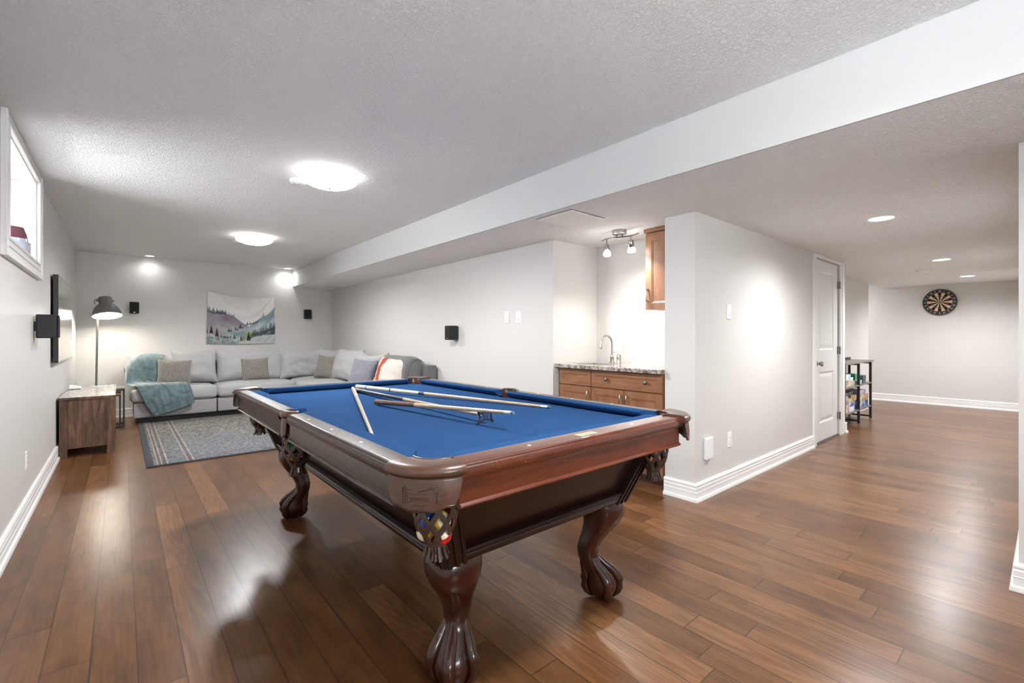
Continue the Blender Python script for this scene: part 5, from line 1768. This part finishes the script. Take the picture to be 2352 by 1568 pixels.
bms = {
    'lightblue': box_mat('pale_blue_box_print', (0.62, 0.72, 0.80), (0.72, 0.76, 0.80), (0.35, 0.50, 0.62)),
    'beige': box_mat('beige_box_print', (0.45, 0.38, 0.27), (0.62, 0.57, 0.48), (0.25, 0.20, 0.15), 22),
    'white': box_mat('white_box_print', (0.75, 0.77, 0.80), (0.65, 0.70, 0.78), (0.30, 0.42, 0.62)),
    'green': box_mat('green_box_print', (0.02, 0.28, 0.10), (0.03, 0.36, 0.16), (0.50, 0.60, 0.60)),
    'teal': box_mat('slate_box_print', (0.05, 0.08, 0.10), (0.05, 0.08, 0.10), (0.08, 0.12, 0.14)),
    'blueyel': box_mat('blue_yellow_box_print', (0.04, 0.22, 0.60), (0.60, 0.60, 0.35), (0.30, 0.50, 0.70), 30),
    'purple': box_mat('violet_box_print', (0.24, 0.19, 0.42), (0.45, 0.42, 0.66), (0.50, 0.20, 0.22), 16),
    'cream': box_mat('cream_orange_box_print', (0.72, 0.60, 0.40), (0.70, 0.55, 0.36), (0.72, 0.28, 0.10), 20),
    'dark': box_mat('dark_box_print', (0.02, 0.02, 0.025), (0.03, 0.03, 0.035), (0.20, 0.22, 0.22), 20),
    'gold': box_mat('golden_box_print', (0.50, 0.34, 0.14), (0.22, 0.15, 0.10), (0.62, 0.48, 0.28), 20),
    'navy': box_mat('navy_box_print', (0.03, 0.06, 0.20), (0.10, 0.18, 0.36), (0.42, 0.50, 0.60), 20),
    'lilac': box_mat('lilac_grey_box_print', (0.42, 0.40, 0.46), (0.45, 0.42, 0.45), (0.28, 0.24, 0.42), 12),
    'yellow': box_mat('yellow_box_print', (0.66, 0.60, 0.10), (0.66, 0.60, 0.10), (0.15, 0.15, 0.10), 20),
}


def game(label, mat, x0, x1, z0, z1, y0=0.03, y1=0.25):
    t = thing('board_game_box', label, 'board game', (SH_X + (x0 + x1) / 2, SH_Y + (y0 + y1) / 2, z0), 0, 'boxed games on the shelf')
    w, d, h = (x1 - x0) / 2, (y1 - y0) / 2, z1 - z0
    G().box(-w + 0.002, -d + 0.002, 0, w - 0.002, d - 0.002, h * 0.3).obj('tray', bms[mat], t, smooth=0)
    G().box(-w, -d, h * 0.3 + 0.001, w, d, h).obj('lid', bms[mat], t, smooth=0, bevel=0.001)


U, Lw = 0.5415, 0.2015
game('pale blue game box on the upper shelf, on top of the beige one', 'lightblue', 0.06, 0.40, U + 0.086, U + 0.160)
game('beige patterned game box on the upper shelf', 'beige', 0.06, 0.42, U, U + 0.085)
game('white card game box next to the pale blue box', 'white', 0.42, 0.56, U + 0.061, U + 0.11, 0.04, 0.20)
game('small beige game box under the white card game', 'beige', 0.44, 0.66, U, U + 0.06, 0.04, 0.22)
game('tall green game box at the right of the upper shelf', 'green', 0.74, 0.90, U + 0.051, U + 0.14, 0.06, 0.22)
game('small blue and yellow game box under the green one', 'blueyel', 0.74, 0.96, U, U + 0.05, 0.03, 0.20)
game('upright slate coloured box at the upper shelf end', 'teal', 1.02, 1.18, U, U + 0.108, 0.03, 0.12)
game('cream and orange game box at the lower shelf left end', 'cream', 0.055, 0.28, Lw, Lw + 0.10)
game('violet game box standing on the cream and orange one', 'purple', 0.055, 0.28, Lw + 0.101, Lw + 0.22)
game('black game box lying above the violet one', 'dark', 0.06, 0.50, Lw + 0.221, Lw + 0.262)
game('white and blue game box lowest beside the cream box', 'white', 0.30, 0.60, Lw, Lw + 0.06)
game('blue grey printed game box above the white and blue one', 'navy', 0.30, 0.62, Lw + 0.061, Lw + 0.13)
game('small yellow game box above the blue grey one', 'yellow', 0.30, 0.42, Lw + 0.131, Lw + 0.165, 0.03, 0.16)
game('dark gold game box on the lower shelf beside the post', 'gold', 0.43, 0.68, Lw + 0.131, Lw + 0.20, 0.03, 0.22)
game('navy game box at the bottom right of the lower shelf', 'navy', 0.74, 1.30, Lw, Lw + 0.085)
game('golden game box in the middle of the right stack', 'gold', 0.74, 1.30, Lw + 0.086, Lw + 0.18)
game('flat lilac grey game box topping the right stack', 'lilac', 0.74, 1.16, Lw + 0.181, Lw + 0.245)

# ================================================================ DARTBOARD
DBY, DBZ = 1.272, 1.815
db = thing('dartboard', 'round dartboard with black number ring on the end wall', 'dartboard', (XD, DBY, DBZ))
A = Matrix.Rotation(-PI / 2, 4, 'Y')       # local +z of lathe -> -x world
G().lathe([(0, 0.0), (0.2255, 0.0), (0.2265, 0.004), (0.2265, 0.036), (0.224, 0.0385), (0, 0.0385)], 80, (0, 0, 0), A).obj('board', 'black', db, smooth=30)
mats = [plain('sisal_black', (0.012, 0.010, 0.010), 0.85), plain('sisal_cream', (0.68, 0.52, 0.33), 0.85), plain('sisal_red', (0.65, 0.02, 0.02), 0.8), plain('sisal_green', (0.02, 0.33, 0.10), 0.8)]
g = G()


def Q(r, a, x):     # a measured clockwise from top as seen by the viewer (looking along +x: right is -y)
    return (-x, -r * math.sin(a), r * math.cos(a))


RR = [0.016, 0.099, 0.107, 0.162, 0.170]
for k in range(20):
    a0 = (k - 0.5) * PI / 10; a1 = (k + 0.5) * PI / 10
    odd = k % 2
    for bi, (r0, r1) in enumerate(zip(RR[:-1], RR[1:])):
        m = (0 if odd == 0 else 1) if bi in (0, 2) else (2 if odd == 0 else 3)
        g.m = m
        N = 4
        V = []; 
        for j in range(N + 1):
            a = a0 + (a1 - a0) * j / N
            V += [Q(r0, a, 0.0392), Q(r1, a, 0.0392)]
        g.add(V, [(2 * j, 2 * j + 1, 2 * j + 3, 2 * j + 2) for j in range(N)])
g.m = 3
V = [Q(0.016, i * PI / 10, 0.0392) for i in range(20)]; g.add(V, [tuple(range(20))])
g.m = 2
V = [Q(0.0064, i * PI / 10, 0.0396) for i in range(20)]; g.add(V, [tuple(range(20))])
g.obj('scoring_field', mats, db, smooth=0, recalc=False)
g = G()
for r in (0.0064, 0.016, 0.099, 0.107, 0.162, 0.170, 0.215):
    g.tube([Q(r, i * PI / 24, 0.0400) for i in range(49)], 0.0007, 4, False)
for k in range(20):
    a = (k + 0.5) * PI / 10
    g.tube([Q(0.016, a, 0.0400), Q(0.17, a, 0.0400)], 0.0006, 4)
g.obj('wire_frame', 'nickel', db, smooth=0)
nums = [20, 1, 18, 4, 13, 6, 10, 15, 2, 17, 3, 19, 7, 16, 8, 11, 14, 9, 12, 5]
g = G()
for k, nu_ in enumerate(nums):
    a = k * PI / 10
    V, F = text_mesh(str(nu_), 0.036, 0.0006)
    cs, sn = math.cos(a), math.sin(a)
    out = []
    for x, y, z in V:
        rx_ = x * cs + (y + 0.192) * sn     # rotate text with its spoke
        rz_ = -x * sn + (y + 0.192) * cs
        out.append((-0.0402 - z, -rx_, rz_))
    g.add(out, F)
g.obj('numbers', 'plastic', db, smooth=0)
g = G()
g.tube([Q(0.2275, i * PI / 40, 0.03) for i in range(81)], 0.0035, 8, False)
g.obj('rim_band', 'nickel', db, smooth=60)

# ================================================================ WINDOW SILL OBJECTS
o = G().lathe([(0, 0), (0.045, 0.0), (0.060, 0.012), (0.082, 0.055), (0.088, 0.095), (0.080, 0.150), (0.066, 0.198), (0.062, 0.198), (0.074, 0.150), (0.080, 0.095), (0.072, 0.05), (0.0, 0.014)], 40).obj(
    'vase', 'vase', smooth=60, loc=(-0.585, 4.66, WZ0 + 0.0085))
tag(o, 'rounded two tone ceramic vase, burgundy over pale blue, on sill', 'vase')
o = G().lathe([(0, 0), (0.040, 0.0), (0.042, 0.006), (0.042, 0.120), (0.038, 0.120), (0.038, 0.010), (0, 0.010)], 32).obj('candle_jar', 'jar', smooth=50, loc=(-0.545, 4.83, WZ0 + 0.0085))
tag(o, 'marbled white candle jar on the window sill behind the vase', 'jar')
